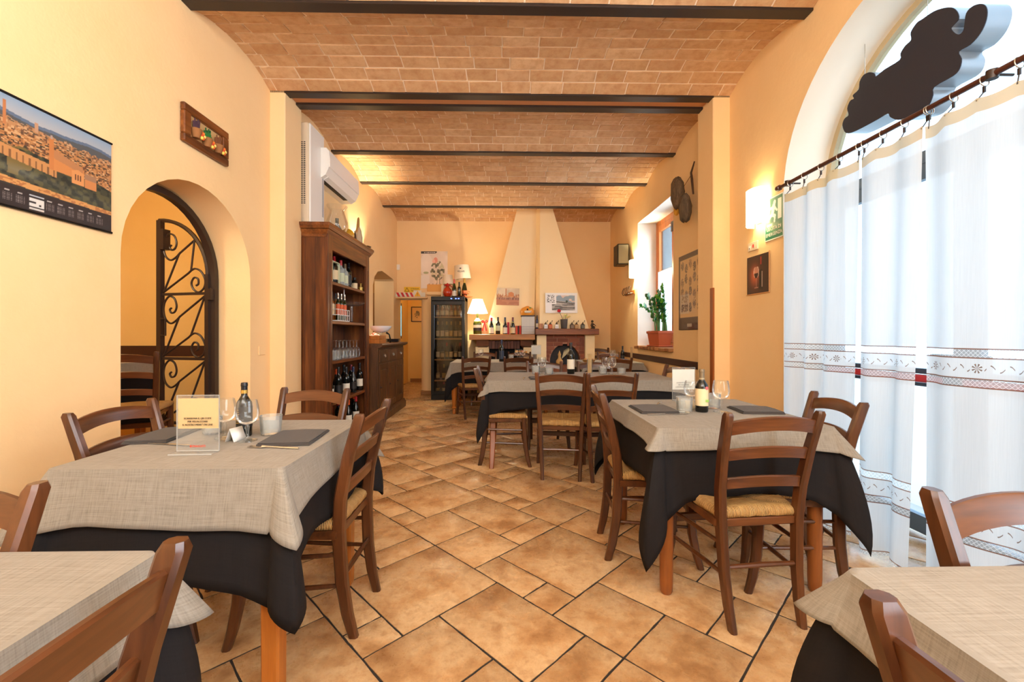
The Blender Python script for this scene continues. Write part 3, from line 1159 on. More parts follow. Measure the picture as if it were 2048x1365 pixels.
for z0, hh, top in ((.441, .515, False), (.978, .515, False), (1.516, .50, True)):
    def G(pts):
        return [(LW - .052 - u * (LW - .09), 0, z0 + w * hh) for u, w in pts]
    tr = (.98, .985) if not top else (.74, .86)
    sc.tube(G(cr_open([(.20, .80), (.16, .77), (.20, .72), (.28, .74), (.32, .83), (.27, .95), (.15, .99), (.04, .90), (.01, .76), (.06, .62), (.18, .55), (.30, .59), (.40, .66)]) + [tr]), .008, 6)
    sc.tube(G([(.38, .65), (.02, .02)]), .008, 6)
    sc.tube(G([(.02, .02), (.60, .32)] + cr_open([(.66, .36), (.76, .39), (.89, .34), (.985, .20), (.96, .07), (.84, 0.0), (.72, .05), (.67, .15), (.73, .24), (.82, .22), (.83, .14), (.78, .11)])), .008, 6)
    sc.tube(G([(.66, .36), tr]), .008, 6)
so = sc.build('scrollwork', M_IRON, iron)
so.matrix_world = GM
for nm_, lk in (('lock_box', MB().box(LW - .09, LW - .045, -.03, .03, 1.88, 2.05)), ('handle', MB().tube([(LW - .05, .02, 1.16), (LW - .10, .02, 1.16), (LW - .10, .02, 1.30), (LW - .05, .02, 1.30)], .008, 6))):
    lk.build(nm_, M_IRON, iron).matrix_world = GM
for z in (.6, 1.45):
    MB().box(-.03, .01, -.02, .02, z, z + .09).build('hinge', M_IRON, iron).matrix_world = GM

# ---- twin fireplaces with tapering plaster hoods
fp = tag(obj('chimney_hood', None), 'twin tapering cream plaster chimney hoods above the two fireplaces', 'chimney')
fp.location = (0, 0, 0)
b = MB()
zt_ = 3.48
# left hood: front plane between y=7.74 (bottom) and 7.86 (top)
A = [(-.33, 7.66, 1.18), (.545, 7.66, 1.18), (.62, 7.80, zt_), (.25, 7.80, zt_)]
Bk = [(-.33, YB, 1.18), (.545, YB, 1.18), (.62, YB, zt_), (.25, YB, zt_)]
b.add(A + Bk, [(0, 1, 2, 3), (4, 7, 6, 5), (0, 3, 7, 4), (0, 4, 5, 1), (3, 2, 6, 7), (1, 5, 6, 2)])
b.build('left_hood', M_HOOD, fp, smooth=False)
b = MB()
A = [(.64, 7.50, 1.274), (1.51, 7.50, 1.274), (.885, 7.70, zt_), (.665, 7.70, zt_)]
Bk = [(.56, 7.74, 1.274), (1.56, YB, 1.274), (.93, YB, zt_), (.58, 7.84, zt_)]
b.add(A + Bk, [(0, 1, 2, 3), (4, 7, 6, 5), (0, 3, 7, 4), (0, 4, 5, 1), (3, 2, 6, 7), (1, 5, 6, 2)])
b.build('right_hood', M_HOOD, fp, smooth=False)

M_CORBEL = wood('corbel_wood', (84, 48, 30), (110, 66, 44), None, 5, 'X', .5)
fl = thing('low_fireplace', 'left fireplace with long wooden mantel over a soldier brick lintel', 'fireplace', (0, 0, 0))
MB().box(-.60, .552, 7.42, YB, 1.075, 1.175, c=.008).build('mantel_beam', M_MANTEL, fl)
for x0, x1 in ((-.48, -.26), (.30, .52)):
    cor = MB()
    cor.loft([[(x0, 7.52, 1.075), (x1, 7.52, 1.075), (x1, YB, 1.075), (x0, YB, 1.075)], [(x0, 7.55, .97), (x1, 7.55, .97), (x1, YB, .97), (x0, YB, .97)], [(x0 + .05, 7.66, .92), (x1 - .05, 7.66, .92), (x1 - .05, YB, .92), (x0 + .05, YB, .92)]])
    cor.build('corbel', M_CORBEL, fl)
bmsh = [MB().box(-.026, .026, -.05, .05, 0, .145, c=.004).mesh('brick', plain('dark_lintel_brick%d' % k, cc, .8)) for k, cc in enumerate(((96, 62, 52), (108, 70, 58), (86, 54, 46)))]
for k in range(10):
    o = obj('brick', bmsh[k % 3], fl)
    o.location = (-.235 + k * .0555, 7.62, .915)
fb = MB()
fb.box(-.50, -.26, 7.62, YB, 0, .95).box(.36, .52, 7.62, YB, 0, .95).box(-.50, .52, 7.50, YB, 0, .62)
fb.build('plaster_surround', M_HOOD, fl)
MB().box(-.26, .36, 7.72, YB - .02, .60, 1.0).build('firebox', plain('firebox_black', (20, 17, 16), .95), fl)  # plain near-black block filling the opening

fr_ = thing('arched_fireplace', 'right fireplace with brick arch between cream plaster pillars', 'fireplace', (0, 0, 0))
MB().box(.555, 1.665, 7.36, YB, 1.165, 1.272, c=.008).build('mantel_beam', M_MANTEL2, fr_)
for x0, x1 in ((.585, .755), (1.44, 1.61)):
    MB().box(x0, x1, 7.46, YB, 0, 1.165, c=.006).build('plaster_pillar', M_HOOD, fr_)
# brick face with a round opening: backing plate strips plus separate bricks
cxf, rf, zs = 1.095, .27, .70
plate = MB()
strip(plate, [(.755, 0)] + [(cxf - rf, 0)] + [(cxf + rf * math.cos(PI - PI * i / 20), zs + rf * 1.12 * math.sin(PI * i / 20)) for i in range(21)] + [(cxf + rf, 0), (1.44, 0)], FX, 1.165, 7.535, 7.75)
plate.build('brick_backing', plain('fireplace_mortar', (176, 128, 104), .9), fr_)
bm2 = [(96 + 40, 78, 58), (146, 84, 62), (126, 70, 52)]
M_FB = [plain('fireplace_brick%d' % k, c, .8) for k, c in enumerate(bm2)]
zrow = .62
row = 0
while zrow < 1.16:
    x = .757 - (0.06 if row % 2 else 0)
    h = .062
    while x < 1.438:
        x0, x1 = max(x, .757), min(x + .195, 1.438)
        # trim against the round opening
        zz = zrow + h / 2
        segs = [(x0, x1)]
        if zz < zs + rf * 1.12:
            hw = rf * math.sqrt(max(0, 1 - (max(zz - zs, 0) / (rf * 1.12)) ** 2)) + .012
            o0, o1 = cxf - hw, cxf + hw
            segs = [(x0, min(x1, o0)), (max(x0, o1), x1)]
        for s0, s1 in segs:
            if s1 - s0 > .02:
                o = MB().box(s0, s1 - .007, 7.518, 7.54, zrow, min(zrow + h, 1.163), c=.003).build('brick', M_FB[R.randrange(3)], fr_, smooth=False)
        x += .2
    zrow += h + .008
    row += 1
MB().box(.78, 1.42, 7.72, YB - .02, .58, 1.12).build('firebox', plain('firebox_dark_grey', (40, 40, 44), .6), fr_)  # plain dark grey block behind the brick arch
MB().box(.76, 1.435, 7.40, YB, 0, .625, c=.006).build('hearth', plain('hearth_brick', (140, 84, 60), .8), fr_)

# ================================================================== CHAIRS
def interp(path, z):
    for a, b_ in zip(path, path[1:]):
        if a[2] <= z <= b_[2]:
            t = (z - a[2]) / (b_[2] - a[2])
            return [a[i] + (b_[i] - a[i]) * t for i in range(3)]
    return path[-1]


def rear_path(sx):
    return [(sx * .148, -.222, 0), (sx * .152, -.200, .09), (sx * .158, -.181, .22), (sx * .166, -.172, .42), (sx * .174, -.182, .55), (sx * .184, -.216, .71), (sx * .191, -.258, .855), (sx * .1915, -.260, .868)]


CH = {}


def chair_meshes():
    for sx in (-1, 1):
        q = MB()
        q.post(rear_path(sx), [.028, .031, .033, .034, .034, .033, .032, .024], [.036, .042, .046, .048, .046, .043, .040, .030], .007)
        CH['rear_leg', sx] = q.mesh('rear_leg', M_CHAIR)
        q = MB()
        q.post([(sx * .207, .224, 0), (sx * .203, .204, .07), (sx * .198, .186, .17), (sx * .195, .176, .30), (sx * .194, .172, .435)], [.030, .034, .037, .039, .038], [.032, .037, .041, .042, .040], .008)
        CH['front_leg', sx] = q.mesh('front_leg', M_CHAIR)
        for i, z in enumerate((.325, .205)):
            a, f = interp(rear_path(sx), z), (sx * .198, .18, z - .004)
            CH['side_stretcher', sx, i] = MB().tube([(a[0], a[1], z), ((a[0] + f[0]) / 2, 0, z - .002), f], [.008, .0105, .008], 8).mesh('side_stretcher', M_CHAIR)
    CH['front_stretcher'] = MB().box(-.195, .195, .172, .188, .262, .302, c=.004).mesh('front_stretcher', M_CHAIRX)
    CH['back_stretcher'] = MB().tube([(-.158, -.184, .235), (0, -.182, .236), (.158, -.184, .235)], [.009, .011, .009], 8).mesh('back_stretcher', M_CHAIRX)
    CH['seat_rail'] = MB().box(-.19, .19, .160, .180, .392, .425, c=.004).box(-.165, .165, -.180, -.162, .392, .425, c=.004).box(-.192, -.172, -.17, .17, .395, .425).box(.172, .192, -.17, .17, .395, .425).mesh('seat_rail', M_CHAIRX)
    for i, (zc, h, arch, bow) in enumerate(((.815, .056, .022, .026), (.700, .046, .016, .022), (.578, .044, .013, .018))):
        rings = []
        p = interp(rear_path(1), zc)
        hw = p[0] - .010
        for k in range(13):
            t = -1 + 2 * k / 12
            y = p[1] - bow * (1 - t * t)
            z = zc + arch * (1 - t * t) - arch * .5
            th_ = .008
            tilt = .22 if i < 2 else .1
            hh = h / 2
            rings.append([(t * hw, y - th_ + tilt * hh, z - hh), (t * hw, y + th_ + tilt * hh, z - hh), (t * hw, y + th_, z), (t * hw, y + th_ - tilt * hh, z + hh - .004), (t * hw, y + th_ * .5 - tilt * hh, z + hh), (t * hw, y - th_ * .5 - tilt * hh, z + hh), (t * hw, y - th_ - tilt * hh, z + hh - .004), (t * hw, y - th_, z)])
        CH['slat', i] = MB().loft(rings).mesh('slat', M_CHAIRX)
    # woven rush seat: rings from the middle to the wrapped rim
    rings = []
    m = 11
    for k, z in ((.03, .452), (.25, .453), (.5, .458), (.75, .464), (.92, .466), (1.0, .456), (1.02, .444), (1.0, .430), (.93, .424)):
        ring = []
        corners = [(-1, -1), (1, -1), (1, 1), (-1, 1)]
        for c in range(4):
            a, b_ = corners[c], corners[(c + 1) % 4]
            for j in range(m):
                t = j / m
                u, v = a[0] + (b_[0] - a[0]) * t, a[1] + (b_[1] - a[1]) * t
                dia = abs(abs(u) - abs(v))
                hw = .176 + (v + 1) / 2 * .036
                sag = -.004 * (1 - dia) * (1 if k > .1 else 0) + .004 * math.sin(dia * PI / 2) * (1 if .1 < k < .99 else 0)
                ring.append((u * k * hw, .012 + v * k * .186, z + sag + (.0016 * math.sin(j * 9.1 + c) if k > .95 else 0)))
        rings.append(ring)
    CH['seat'] = MB().loft(rings).mesh('seat', M_RUSH, ang=60)


chair_meshes()


def make_chair(label):
    t = thing('dining_chair', label, 'chair')
    t['group'] = 'ladder back dining chairs'
    for sx in (-1, 1):
        obj('rear_leg', CH['rear_leg', sx], t)
        obj('front_leg', CH['front_leg', sx], t)
        for i in range(2):
            obj('side_stretcher', CH['side_stretcher', sx, i], t)
    obj('front_stretcher', CH['front_stretcher'], t)
    obj('back_stretcher', CH['back_stretcher'], t)
    obj('seat_rail', CH['seat_rail'], t)
    for i in range(3):
        obj('slat', CH['slat', i], t)
    obj('seat', CH['seat'], t)
    return t


chair0 = make_chair('brown ladder-back chair')
CHAIRS = [
    (-1.395, 1.84, -90, 0, 1, 'ladder-back chair against the cream left wall under the city calendar'),
    (-1.10, 2.15, 170, 0, 1, 'ladder-back chair at the far side of the left table, before the bookcase'),
    (-.80, 1.80, 90, 0, 1, 'rush-seated chair on the aisle side of the left table with the yellow card'),
    (-.735, .435, 90, 0, 1, 'cropped chair on the aisle side of the bottom left table'),
    (-1.13, .615, 180, 0, 1, 'cropped chair at the left picture edge, back to the left table'),
    (1.025, 1.88, 5, 0, 1, 'rush-seated chair seen from behind at the near side of the right table'),
    (.775, 2.32, -95, 0, 1, 'rush-seated chair at the aisle side of the right table'),
    (1.36, 2.07, 81, 0, 1, 'chair between the right table and the white curtains'),
    (1.02, .545, 180, 0, 1, 'cropped chair in front of the curtains, far side of bottom right table'),
    (.69, .285, -90, 0, 1, 'cropped chair at the aisle side of the bottom right table'),
    (.49, 3.61, -8, 0, 1, 'left of two chairs with backs to us at the middle table'),
    (.85, 3.56, 0, 0, 1, 'right of two chairs with backs to us at the middle table'),
    (.01, 3.95, -90, 0, 1, 'chair at the left end of the middle table'),
    (1.395, 4.08, 90, 0, 1, 'chair at the window wall end of the middle table'),
    (.46, 4.53, 180, 0, 1, 'chair behind the middle table, left of its wine bottle'),
    (1.03, 4.53, 180, 0, 1, 'chair behind the middle table, behind the breadstick glass'),
    (-.43, 6.11, 13, 0, 1, 'turned chair at the near left corner of the long fireside table'),
    (.205, 6.075, 0, 0, 1, 'chair with its back to us at the fireside table, beside its menu holder'),
    (-.32, 7.22, 180, 0, 1, 'chair behind the fireside table near the wine fridge'),
    (.28, 7.22, 180, 0, 1, 'chair behind the fireside table below the paired glasses'),
    (1.49, 5.80, 0, 0, 1, 'chair with its back to us at the small table under the plant window'),
    (1.82, 7.08, 180, 0, 1, 'chair behind the small table in the far right corner'),
    (1.79, 7.78, 180, 0, 1.06, 'taller chair pushed against the back wall right of the arched fireplace'),
    (-2.74, 3.19, 28, .18, 1, 'chair in the side room seen through the plastered archway'),
]
for i, (x, y, rz, z, sc_, lab) in enumerate(CHAIRS):
    t = chair0 if i == 0 else copy_tree(chair0)
    t.location = (x, y, z)
    t.rotation_euler = (0, 0, rad(rz))
    t.scale = (sc_, sc_, sc_)
    t['label'] = lab

# ================================================================== TABLES AND CLOTHS
def make_cloth(name, label, group, cx, cy, a, b, zt, drop, cdrop, flare, cflare, mat, seed, ripple=.006, rz=0.0, dy=None):
    rr_ = random.Random(seed)
    per = []           # (x, y, nx, ny, w) w: corner weight
    corners = [(a, -b), (a, b), (-a, b), (-a, -b)]
    r0 = .018
    sides = [((a, -b), (a, b), (1, 0)), ((a, b), (-a, b), (0, 1)), ((-a, b), (-a, -b), (-1, 0)), ((-a, -b), (a, -b), (0, -1))]
    for si, (p, q, n) in enumerate(sides):
        L = math.hypot(q[0] - p[0], q[1] - p[1])
        m = max(10, int(L / .045))
        for k in range(m + 1):
            t = (r0 + (L - 2 * r0) * k / m) / L
            d = min(t, 1 - t) * L
            w = math.exp(-(d / .075) ** 2) * .30
            per.append((p[0] + (q[0] - p[0]) * t, p[1] + (q[1] - p[1]) * t, n[0], n[1], w, si + t))
        n2 = sides[(si + 1) % 4][2]
        for k in range(1, 16):
            ph = k / 16 * PI / 2
            nx, ny = n[0] * math.cos(ph) + n2[0] * math.sin(ph), n[1] * math.cos(ph) + n2[1] * math.sin(ph)
            cx0, cy0 = q[0] - (n[0] + n2[0]) * r0, q[1] - (n[1] + n2[1]) * r0
            per.append((cx0 + nx * r0, cy0 + ny * r0, nx, ny, .30 + .70 * (1 - abs(k - 8) / 8) ** 1.0, si + 1 + (k - 8) * .002))
    cd = cdrop if isinstance(cdrop, (list, tuple)) else [cdrop] * 4      # corners: right-near.. order +x+y, -x+y, -x-y, +x-y
    dp = drop if isinstance(drop, (list, tuple)) else [drop] * 4         # sides: +x, +y, -x, -y
    f1, f2, f3 = rr_.uniform(0, 6), rr_.uniform(0, 6), rr_.uniform(0, 6)
    NS = 11
    rings, uvs = [], []
    per_len = 0
    us = [0]
    for i in range(1, len(per)):
        us.append(us[-1] + max(.008, math.hypot(per[i][0] - per[i - 1][0], per[i][1] - per[i - 1][1])))
    for s_ in range(NS + 1):
        ring = []
        for i, (x, y, nx, ny, w, par) in enumerate(per):
            si = int(par) % 4
            fr_ = par - int(par)
            ci = si if fr_ > .5 else (si - 1) % 4
            d0 = dp[si] if w <= .3 else (dp[ci] * .5 + dp[(ci + 1) % 4] * .5)
            dd = d0 + (cd[ci] - d0) * w
            s = s_ / NS
            wave = math.sin(us[i] * 17 + f1) * .6 + math.sin(us[i] * 29 + f2) * .4
            dd *= 1 + .05 * math.sin(us[i] * 9 + f3)
            cw = max(0, (w - .3) / .7)
            pet = mat is M_CHAR
            pro = s ** 1.15 * (1 - cw) + ((s ** .75 * (1 - .32 * s ** 3)) if pet else s ** .95) * cw
            out = .004 + (flare + (cflare * 1.25 - flare) * (cw ** (.7 if pet else 1.0) if cw else w * .4)) * pro + ripple * wave * s * (1 - w)
            z = zt - dd * s - (.0 if s_ else 0) - .004 * min(1, s * 8)
            ring.append((x + nx * out, y + ny * out, z))
        rings.append(ring)
        uvs += [(us[i], (NS - s_) / NS * .25) for i in range(len(per))]
    q = MB()
    top = [(x * .985, y * .985, zt + .0005) for (x, y, *_r) in per]
    n = len(per)
    vs = [(0, 0, zt + .0005)] + top
    q.add(vs, [(0, 1 + i, 1 + (i + 1) % n) for i in range(n)], 0, [(0, 5)] + [(p[0] * 1.0, 5 + p[1] * 1.0) for p in top])
    o = len(q.v)
    allv = [p for r in rings for p in r]
    fs = []
    for s_ in range(NS):
        for i in range(n):
            p0, p1 = s_ * n + i, s_ * n + (i + 1) % n
            fs.append((p0, p1, p1 + n, p0 + n))
    q.add(allv, fs, 0, uvs)
    q.f += [(1 + i, o + i, o + (i + 1) % n, 1 + (i + 1) % n) for i in range(n)]
    q.mi += [0] * n
    c = q.build(name, mat, None, ang=70)
    c.location = (cx, cy, 0)
    c.rotation_euler = (0, 0, rz)
    sm_ = c.modifiers.new('thickness', 'SOLIDIFY')
    sm_.thickness = .0016
    sm_.offset = 1
    return tag(c, label, 'tablecloth', group)


def table(label, cx, cy, a, b, leg='square', z=0.0, wood_=None, group='dining tables'):
    wood_ = wood_ or M_PINE
    t = thing('dining_table', label, 'table', (cx, cy, z), 0, group)
    MB().box(-a, a, -b, b, .722, .748, c=.004).build('tabletop', wood_, t)
    MB().box(-a + .04, a - .04, -b + .04, -b + .062, .64, .722).box(-a + .04, a - .04, b - .062, b - .04, .64, .722).box(-a + .04, -a + .062, -b + .06, b - .06, .64, .722).box(a - .062, a - .04, -b + .06, b - .06, .64, .722).build('apron', wood_, t)
    for sx in (-1, 1):
        for sy in (-1, 1):
            x, y = sx * (a - .045), sy * (b - .045)
            q = MB()
            if leg == 'square':
                q.post([(x, y, 0), (x, y, .01), (x, y, .722)], [.052, .056, .060], [.052, .056, .060], .006)
            elif leg == 'round':
                q.lathe([(.020, 0), (.027, .012), (.029, .06), (.031, .4), (.033, .722)], 16, (x, y, 0))
            elif leg == 'sabre':
                q.post([(x + sx * .01, y + sy * .14, 0), (x + sx * .006, y + sy * .115, .07), (x, y + sy * .06, .2), (x, y + sy * .02, .36), (x, y, .54), (x, y, .722)], [.040, .046, .052, .055, .058, .06], [.040, .046, .052, .055, .058, .06], .008)
            else:
                q.lathe([(.018, 0), (.026, .01), (.026, .05), (.020, .075), (.040, .088), (.040, .105), (.026, .12), (.030, .14), (.040, .30), (.044, .45), (.042, .55), (.034, .57), (.042, .585), (.042, .722)], 16, (x, y, 0))
            q.build('leg', wood_, t)
    return t


GC, GG = 'charcoal under-cloths', 'taupe linen table toppers'
ZT1 = .757
TB = {}
table('square pine dining table on the left, legs below its cloths', -1.035, 1.69, .345, .36, 'square')
make_cloth('under_cloth', 'charcoal under-cloth hanging below the left table topper', GC, -1.035, 1.69, .35, .365, .751, [.27, .34, .30, .36], [.40, .42, .42, .43], .02, .135, M_CHAR, 1, .008)
make_cloth('table_topper', 'taupe linen topper on the left table under the yellow menu card', GG, -1.035, 1.69, .353, .368, .755, [.12, .14, .14, .165], [.19, .2, .2, .215], .03, .10, M_GREY, 2, .005)
table('square dining table on the right beside the curtains', 1.075, 2.26, .385, .40, 'round', wood_=wood('table_walnut', (108, 58, 22), (140, 80, 34), None, 4, 'Z', .35))
make_cloth('under_cloth', 'charcoal under-cloth with long corner points on the right table', GC, 1.075, 2.26, .39, .405, .751, [.27, .27, .27, .29], [.52, .52, .56, .50], .02, .15, M_CHAR, 3, .010)
make_cloth('table_topper', 'taupe linen topper on the right table beside the curtains', GG, 1.075, 2.26, .393, .408, .755, [.07, .07, .075, .085], [.10, .11, .075, .12], .028, .085, M_GREY, 4, .006)
table('long middle dining table with curved sabre legs', .72, 4.23, .86, .42, 'sabre', wood_=wood('sabre_leg_wood', (96, 48, 18), (126, 68, 26), None, 4, 'Z', .35))
make_cloth('under_cloth', 'charcoal under-cloth with pointed left corner on the middle table', GC, .72, 4.23, .865, .425, .751, [.24, .24, .24, .245], [.50, .50, .54, .50], .02, .14, M_CHAR, 5, .008)
make_cloth('table_topper', 'long pale linen topper on the middle table', GG, .72, 4.23, .868, .428, .755, [.08, .08, .10, .09], [.10, .10, .14, .12], .03, .09, M_GREY, 6, .004)
table('long fireside dining table with turned legs', -.05, 6.66, .72, .43, 'turned')
make_cloth('under_cloth', 'charcoal under-cloth on the long fireside table', GC, -.05, 6.66, .725, .435, .751, [.36, .36, .36, .34], [.48, .48, .56, .48], .02, .12, M_CHAR, 7, .007)
make_cloth('table_topper', 'pale linen topper on the long fireside table', GG, -.05, 6.66, .728, .438, .755, [.12, .12, .14, .125], [.16, .16, .24, .16], .03, .08, M_GREY, 8, .004)
table('small dining table in the far right corner under the window', 1.60, 6.52, .42, .40, 'square')
make_cloth('under_cloth', 'charcoal under-cloth on the small far right table', GC, 1.60, 6.52, .425, .405, .751, .20, .32, .02, .09, M_CHAR, 9, .006)
make_cloth('table_topper', 'pale linen topper on the small far right table', GG, 1.60, 6.52, .428, .408, .755, .095, .12, .025, .06, M_GREY, 10, .004)
table('cropped dining table in the bottom left corner', -1.02, .46, .355, .345, 'square')
make_cloth('under_cloth', 'charcoal under-cloth of the bottom left table', GC, -1.02, .46, .36, .35, .751, .28, .36, .02, .09, M_CHAR, 11, .008)
make_cloth('table_topper', 'taupe linen topper filling the bottom left corner', GG, -1.02, .46, .365, .355, .755, .12, .16, .022, .075, M_GREY, 12, .005)
table('cropped dining table in the bottom right corner', .99, .36, .38, .36, 'square')
make_cloth('under_cloth', 'charcoal under-cloth of the bottom right table', GC, .99, .36, .385, .365, .751, .24, .34, .02, .11, M_CHAR, 13, .009)
make_cloth('table_topper', 'taupe linen topper filling the bottom right corner', GG, .99, .36, .39, .37, .755, [.07, .07, .085, .08], [.09, .09, .125, .09], .03, .066, M_GREY, 14, .006)
table('small table in the side room behind the archway', -3.38, 3.46, .32, .28, 'square', .18)
make_cloth('under_cloth', 'charcoal under-cloth on the side room table', GC, -3.38, 3.46, .325, .285, .931, .5, .6, .02, .08, M_CHAR, 15)
make_cloth('table_topper', 'pale topper on the side room table', GG, -3.38, 3.46, .328, .288, .935, .12, .16, .02, .06, M_GREY, 16)

# ================================================================== CURTAINS, ROD, HANGING SIGN
rod = thing('curtain_rod', 'dark brown curtain rod crossing the arched glass door', 'rod', (2.0, 2.05, 2.232))
MB().tube([(0, -1.15, 0), (0, .985, 0)], .0125, 12).build('pole', plain('rod_brown', (74, 38, 26), .3), rod)
MB().lathe([(.012, -.03), (.02, -.025), (.021, 0), (.016, .012), (.006, .016)], 14).xf(Matrix.Translation((0, 1.01, 0)) @ Matrix.Rotation(rad(-90), 4, 'X')).build('finial', plain('rod_brown', (74, 38, 26), .3), rod)
for y in (.90, -.35):
    MB().tube([(0, y, 0), (.088, y, 0)], .006, 8).tube([(.0, y - .001, .018), (.0, y + .001, -.018)], .02, 10).build('bracket', M_IRON, rod)


def curtain(label, y0, y1, seed, pleats, bx=0.0, gather=0.0):
    rr_ = random.Random(seed)
    t = thing('curtain', label, 'curtain', (0, (y0 + y1) / 2, 0), 0, 'embroidered white curtains')
    yc = (y0 + y1) / 2
    ph = [rr_.uniform(0, 6) for _ in range(4)]
    nring = max(3, int((y1 - y0) / .115))

    def fn(u, v):
        zl = .03 + 2.12 * v
        k = (1 - v)
        y = y0 + (y1 - y0) * u
        y = yc + (y - yc) * (1 - gather * k + .03 * v)
        fold = math.sin(u * pleats * 2 * PI + ph[0] + .9 * math.sin(u * 5 + ph[1])) * (.016 + .016 * k) + math.sin(u * pleats * 3.3 * PI + ph[2]) * .006
        x = 1.985 - bx * k ** 1.3 + fold - .012
        sag = .013 * abs(math.sin(u * nring * PI)) * v ** 14
        low = .018 * math.sin(u * 7 + ph[3]) * k ** 6
        return (x, y - yc, zl - sag + low)

    q = MB()
    q.grid(fn, int((y1 - y0) * 150), 60, uvf=lambda u, v: (u * (y1 - y0) * 1.12, .03 + 2.12 * v))
    q.build('panel', M_CURT, t, recalc=False)
    for i in range(nring + 1):
        u = min(max(i / nring, .015), .985)
        p = fn(u, 1.0)
        g = MB()
        g.tube([(2.0 + .02 * math.cos(a), p[1] + .003 * math.sin(a), 2.222 + .023 * math.sin(a)) for a in [k * 2 * PI / 14 for k in range(15)]], .0022, 6, caps=False)
        g.build('ring', M_STEEL, t)
        MB().box(1.995, 2.003, p[1] - .004, p[1] + .004, 2.175, 2.200).tube([(1.999, p[1], 2.178), (p[0], p[1], p[2] - .012)], .0025, 5).build('clip', M_IRON, t)
    return t


curtain('white embroidered curtain panel farthest from us, beside the emergency exit sign', 2.35, 2.925, 3, 2.6, .03, .11)
curtain('narrow white embroidered curtain panel in the middle, between two gaps', 1.965, 2.315, 5, 1.5, .05, .13)
curtain('wide white embroidered curtain panel at the right picture edge', 1.02, 1.955, 8, 3.2, .05, .05)


def catmull(pts, n=5):
    out = []
    N = len(pts)
    for i in range(N):
        p0, p1, p2, p3 = (np.array(pts[(i + k - 1) % N]) for k in range(4))
        for j in range(n):
            t = j / n
            out.append(tuple(.5 * ((2 * p1) + (-p0 + p2) * t + (2 * p0 - 5 * p1 + 4 * p2 - p3) * t * t + (-p0 + 3 * p1 - 3 * p2 + p3) * t ** 3)))
    return out


sign_pts = [(2.747, 2.491), (2.778, 2.556), (2.762, 2.593), (2.728, 2.6), (2.739, 2.649), (2.716, 2.686), (2.686, 2.685), (2.694, 2.711), (2.649, 2.722), (2.642, 2.766), (2.614, 2.791), (2.572, 2.783), (2.539, 2.757), (2.525, 2.729), (2.468, 2.735), (2.371, 2.729), (2.365, 2.763), (2.337, 2.787), (2.303, 2.796), (2.305, 2.839), (2.271, 2.866), (2.239, 2.864), (2.178, 2.859), (2.121, 2.834), (2.084, 2.804), (2.062, 2.765), (2.057, 2.729), (2.08, 2.717), (2.093, 2.707), (2.075, 2.671), (2.053, 2.65), (2.036, 2.657), (2.03, 2.69), (2.023, 2.731), (1.998, 2.744), (1.965, 2.732), (1.941, 2.705), (1.933, 2.667), (1.941, 2.624), (1.965, 2.588), (2.006, 2.566), (2.057, 2.567), (2.044, 2.522), (2.053, 2.481), (2.084, 2.463), (2.178, 2.462), (2.183, 2.423), (2.203, 2.384), (2.239, 2.362), (2.281, 2.364), (2.325, 2.378), (2.383, 2.394), (2.43, 2.435), (2.446, 2.463), (2.519, 2.463), (2.671, 2.47)]
sign = thing('hanging_sign', 'black lobed box sign seen from behind, hanging inside the fanlight', 'sign', (2.25, 2.35, 2.6))
poly = [(a - 2.35, z - 2.6) for a, z in catmull(sign_pts, 3)]
pl = MB()
pl.prism(poly, lambda a, z: (0, a, z), lambda a, z: (.004, a, z))
pl.build('back_panel', plain('matt_black_panel', (36, 38, 50), .6), sign)
cxp = [(a * .985, z * .985) for a, z in poly]
rimb = MB()
n = len(poly)
vs = [(.004, a, z) for a, z in poly] + [(.12, a, z) for a, z in poly] + [(.004, a, z) for a, z in cxp] + [(.12, a, z) for a, z in cxp]
rimb.add(vs, [f for i in range(n) for f in ((i, (i + 1) % n, n + (i + 1) % n, n + i), (2 * n + i, 3 * n + i, 3 * n + (i + 1) % n, 2 * n + (i + 1) % n), (n + i, n + (i + 1) % n, 3 * n + (i + 1) % n, 3 * n + i))])
rimb.build('side_band', plain('brushed_metal_band', (150, 158, 166), .35, .4), sign, recalc=False)
for y in (2.66, 2.26):
    zz = 2.22 + .93 * math.sqrt(max(0, 1 - ((y - 2.165) / .965) ** 2))
    MB().tube([(.05, y - 2.35, (2.70 if y > 2.5 else 2.90) - 2.6), (.05, y - 2.35, zz - 2.6)], .0018, 5).build('wire', M_STEEL, sign)

# ================================================================== LAMPS ON THE WALLS
def sconce(label, y, z, w, h, e, left=False):
    t = thing('wall_sconce', label, 'lamp', (XLR if left else XR, y, z), PI if left else 0)
    q = MB()
    prof = [(-.012, -w / 2), (-.075, -w / 2 * .96), (-.108, -w / 2 * .55), (-.115, 0), (-.108, w / 2 * .55), (-.075, w / 2 * .96), (-.012, w / 2)]
    inn = [(x + .004, yy * .97) for x, yy in prof]
    vs = [(x, yy, zz) for zz in (-h / 2, h / 2) for x, yy in prof]
    m = len(prof)
    q.add(vs, [(i, i + 1, m + i + 1, m + i) for i in range(m - 1)])
    q.build('glass_shade', M_SCONCE, t, recalc=False)
    MB().box(-.012, 0, -w / 2 * .8, w / 2 * .8, -h / 2 * .8, h / 2 * .8, c=.003).build('backplate', M_WHITEP, t)
    b1 = lamp('bulb', 'POINT', (XLR + .065 if left else XR - .065, y, z), e, (1.0, .84, .54), size=.03)
    return t


sconce('bright wall sconce beside the emergency exit sign', 3.385, 2.19, .19, .29, 3.5)
sconce('assumed wall sconce on the left wall above the sideboard, unseen behind the bookcase', 6.02, 2.20, .20, .27, 165, True)  # unseen sconce assumed from the rear light, added to brighten the back walls
sconce('bright wall sconce by the plant window in the far right', 6.62, 2.20, .20, .27, 70)

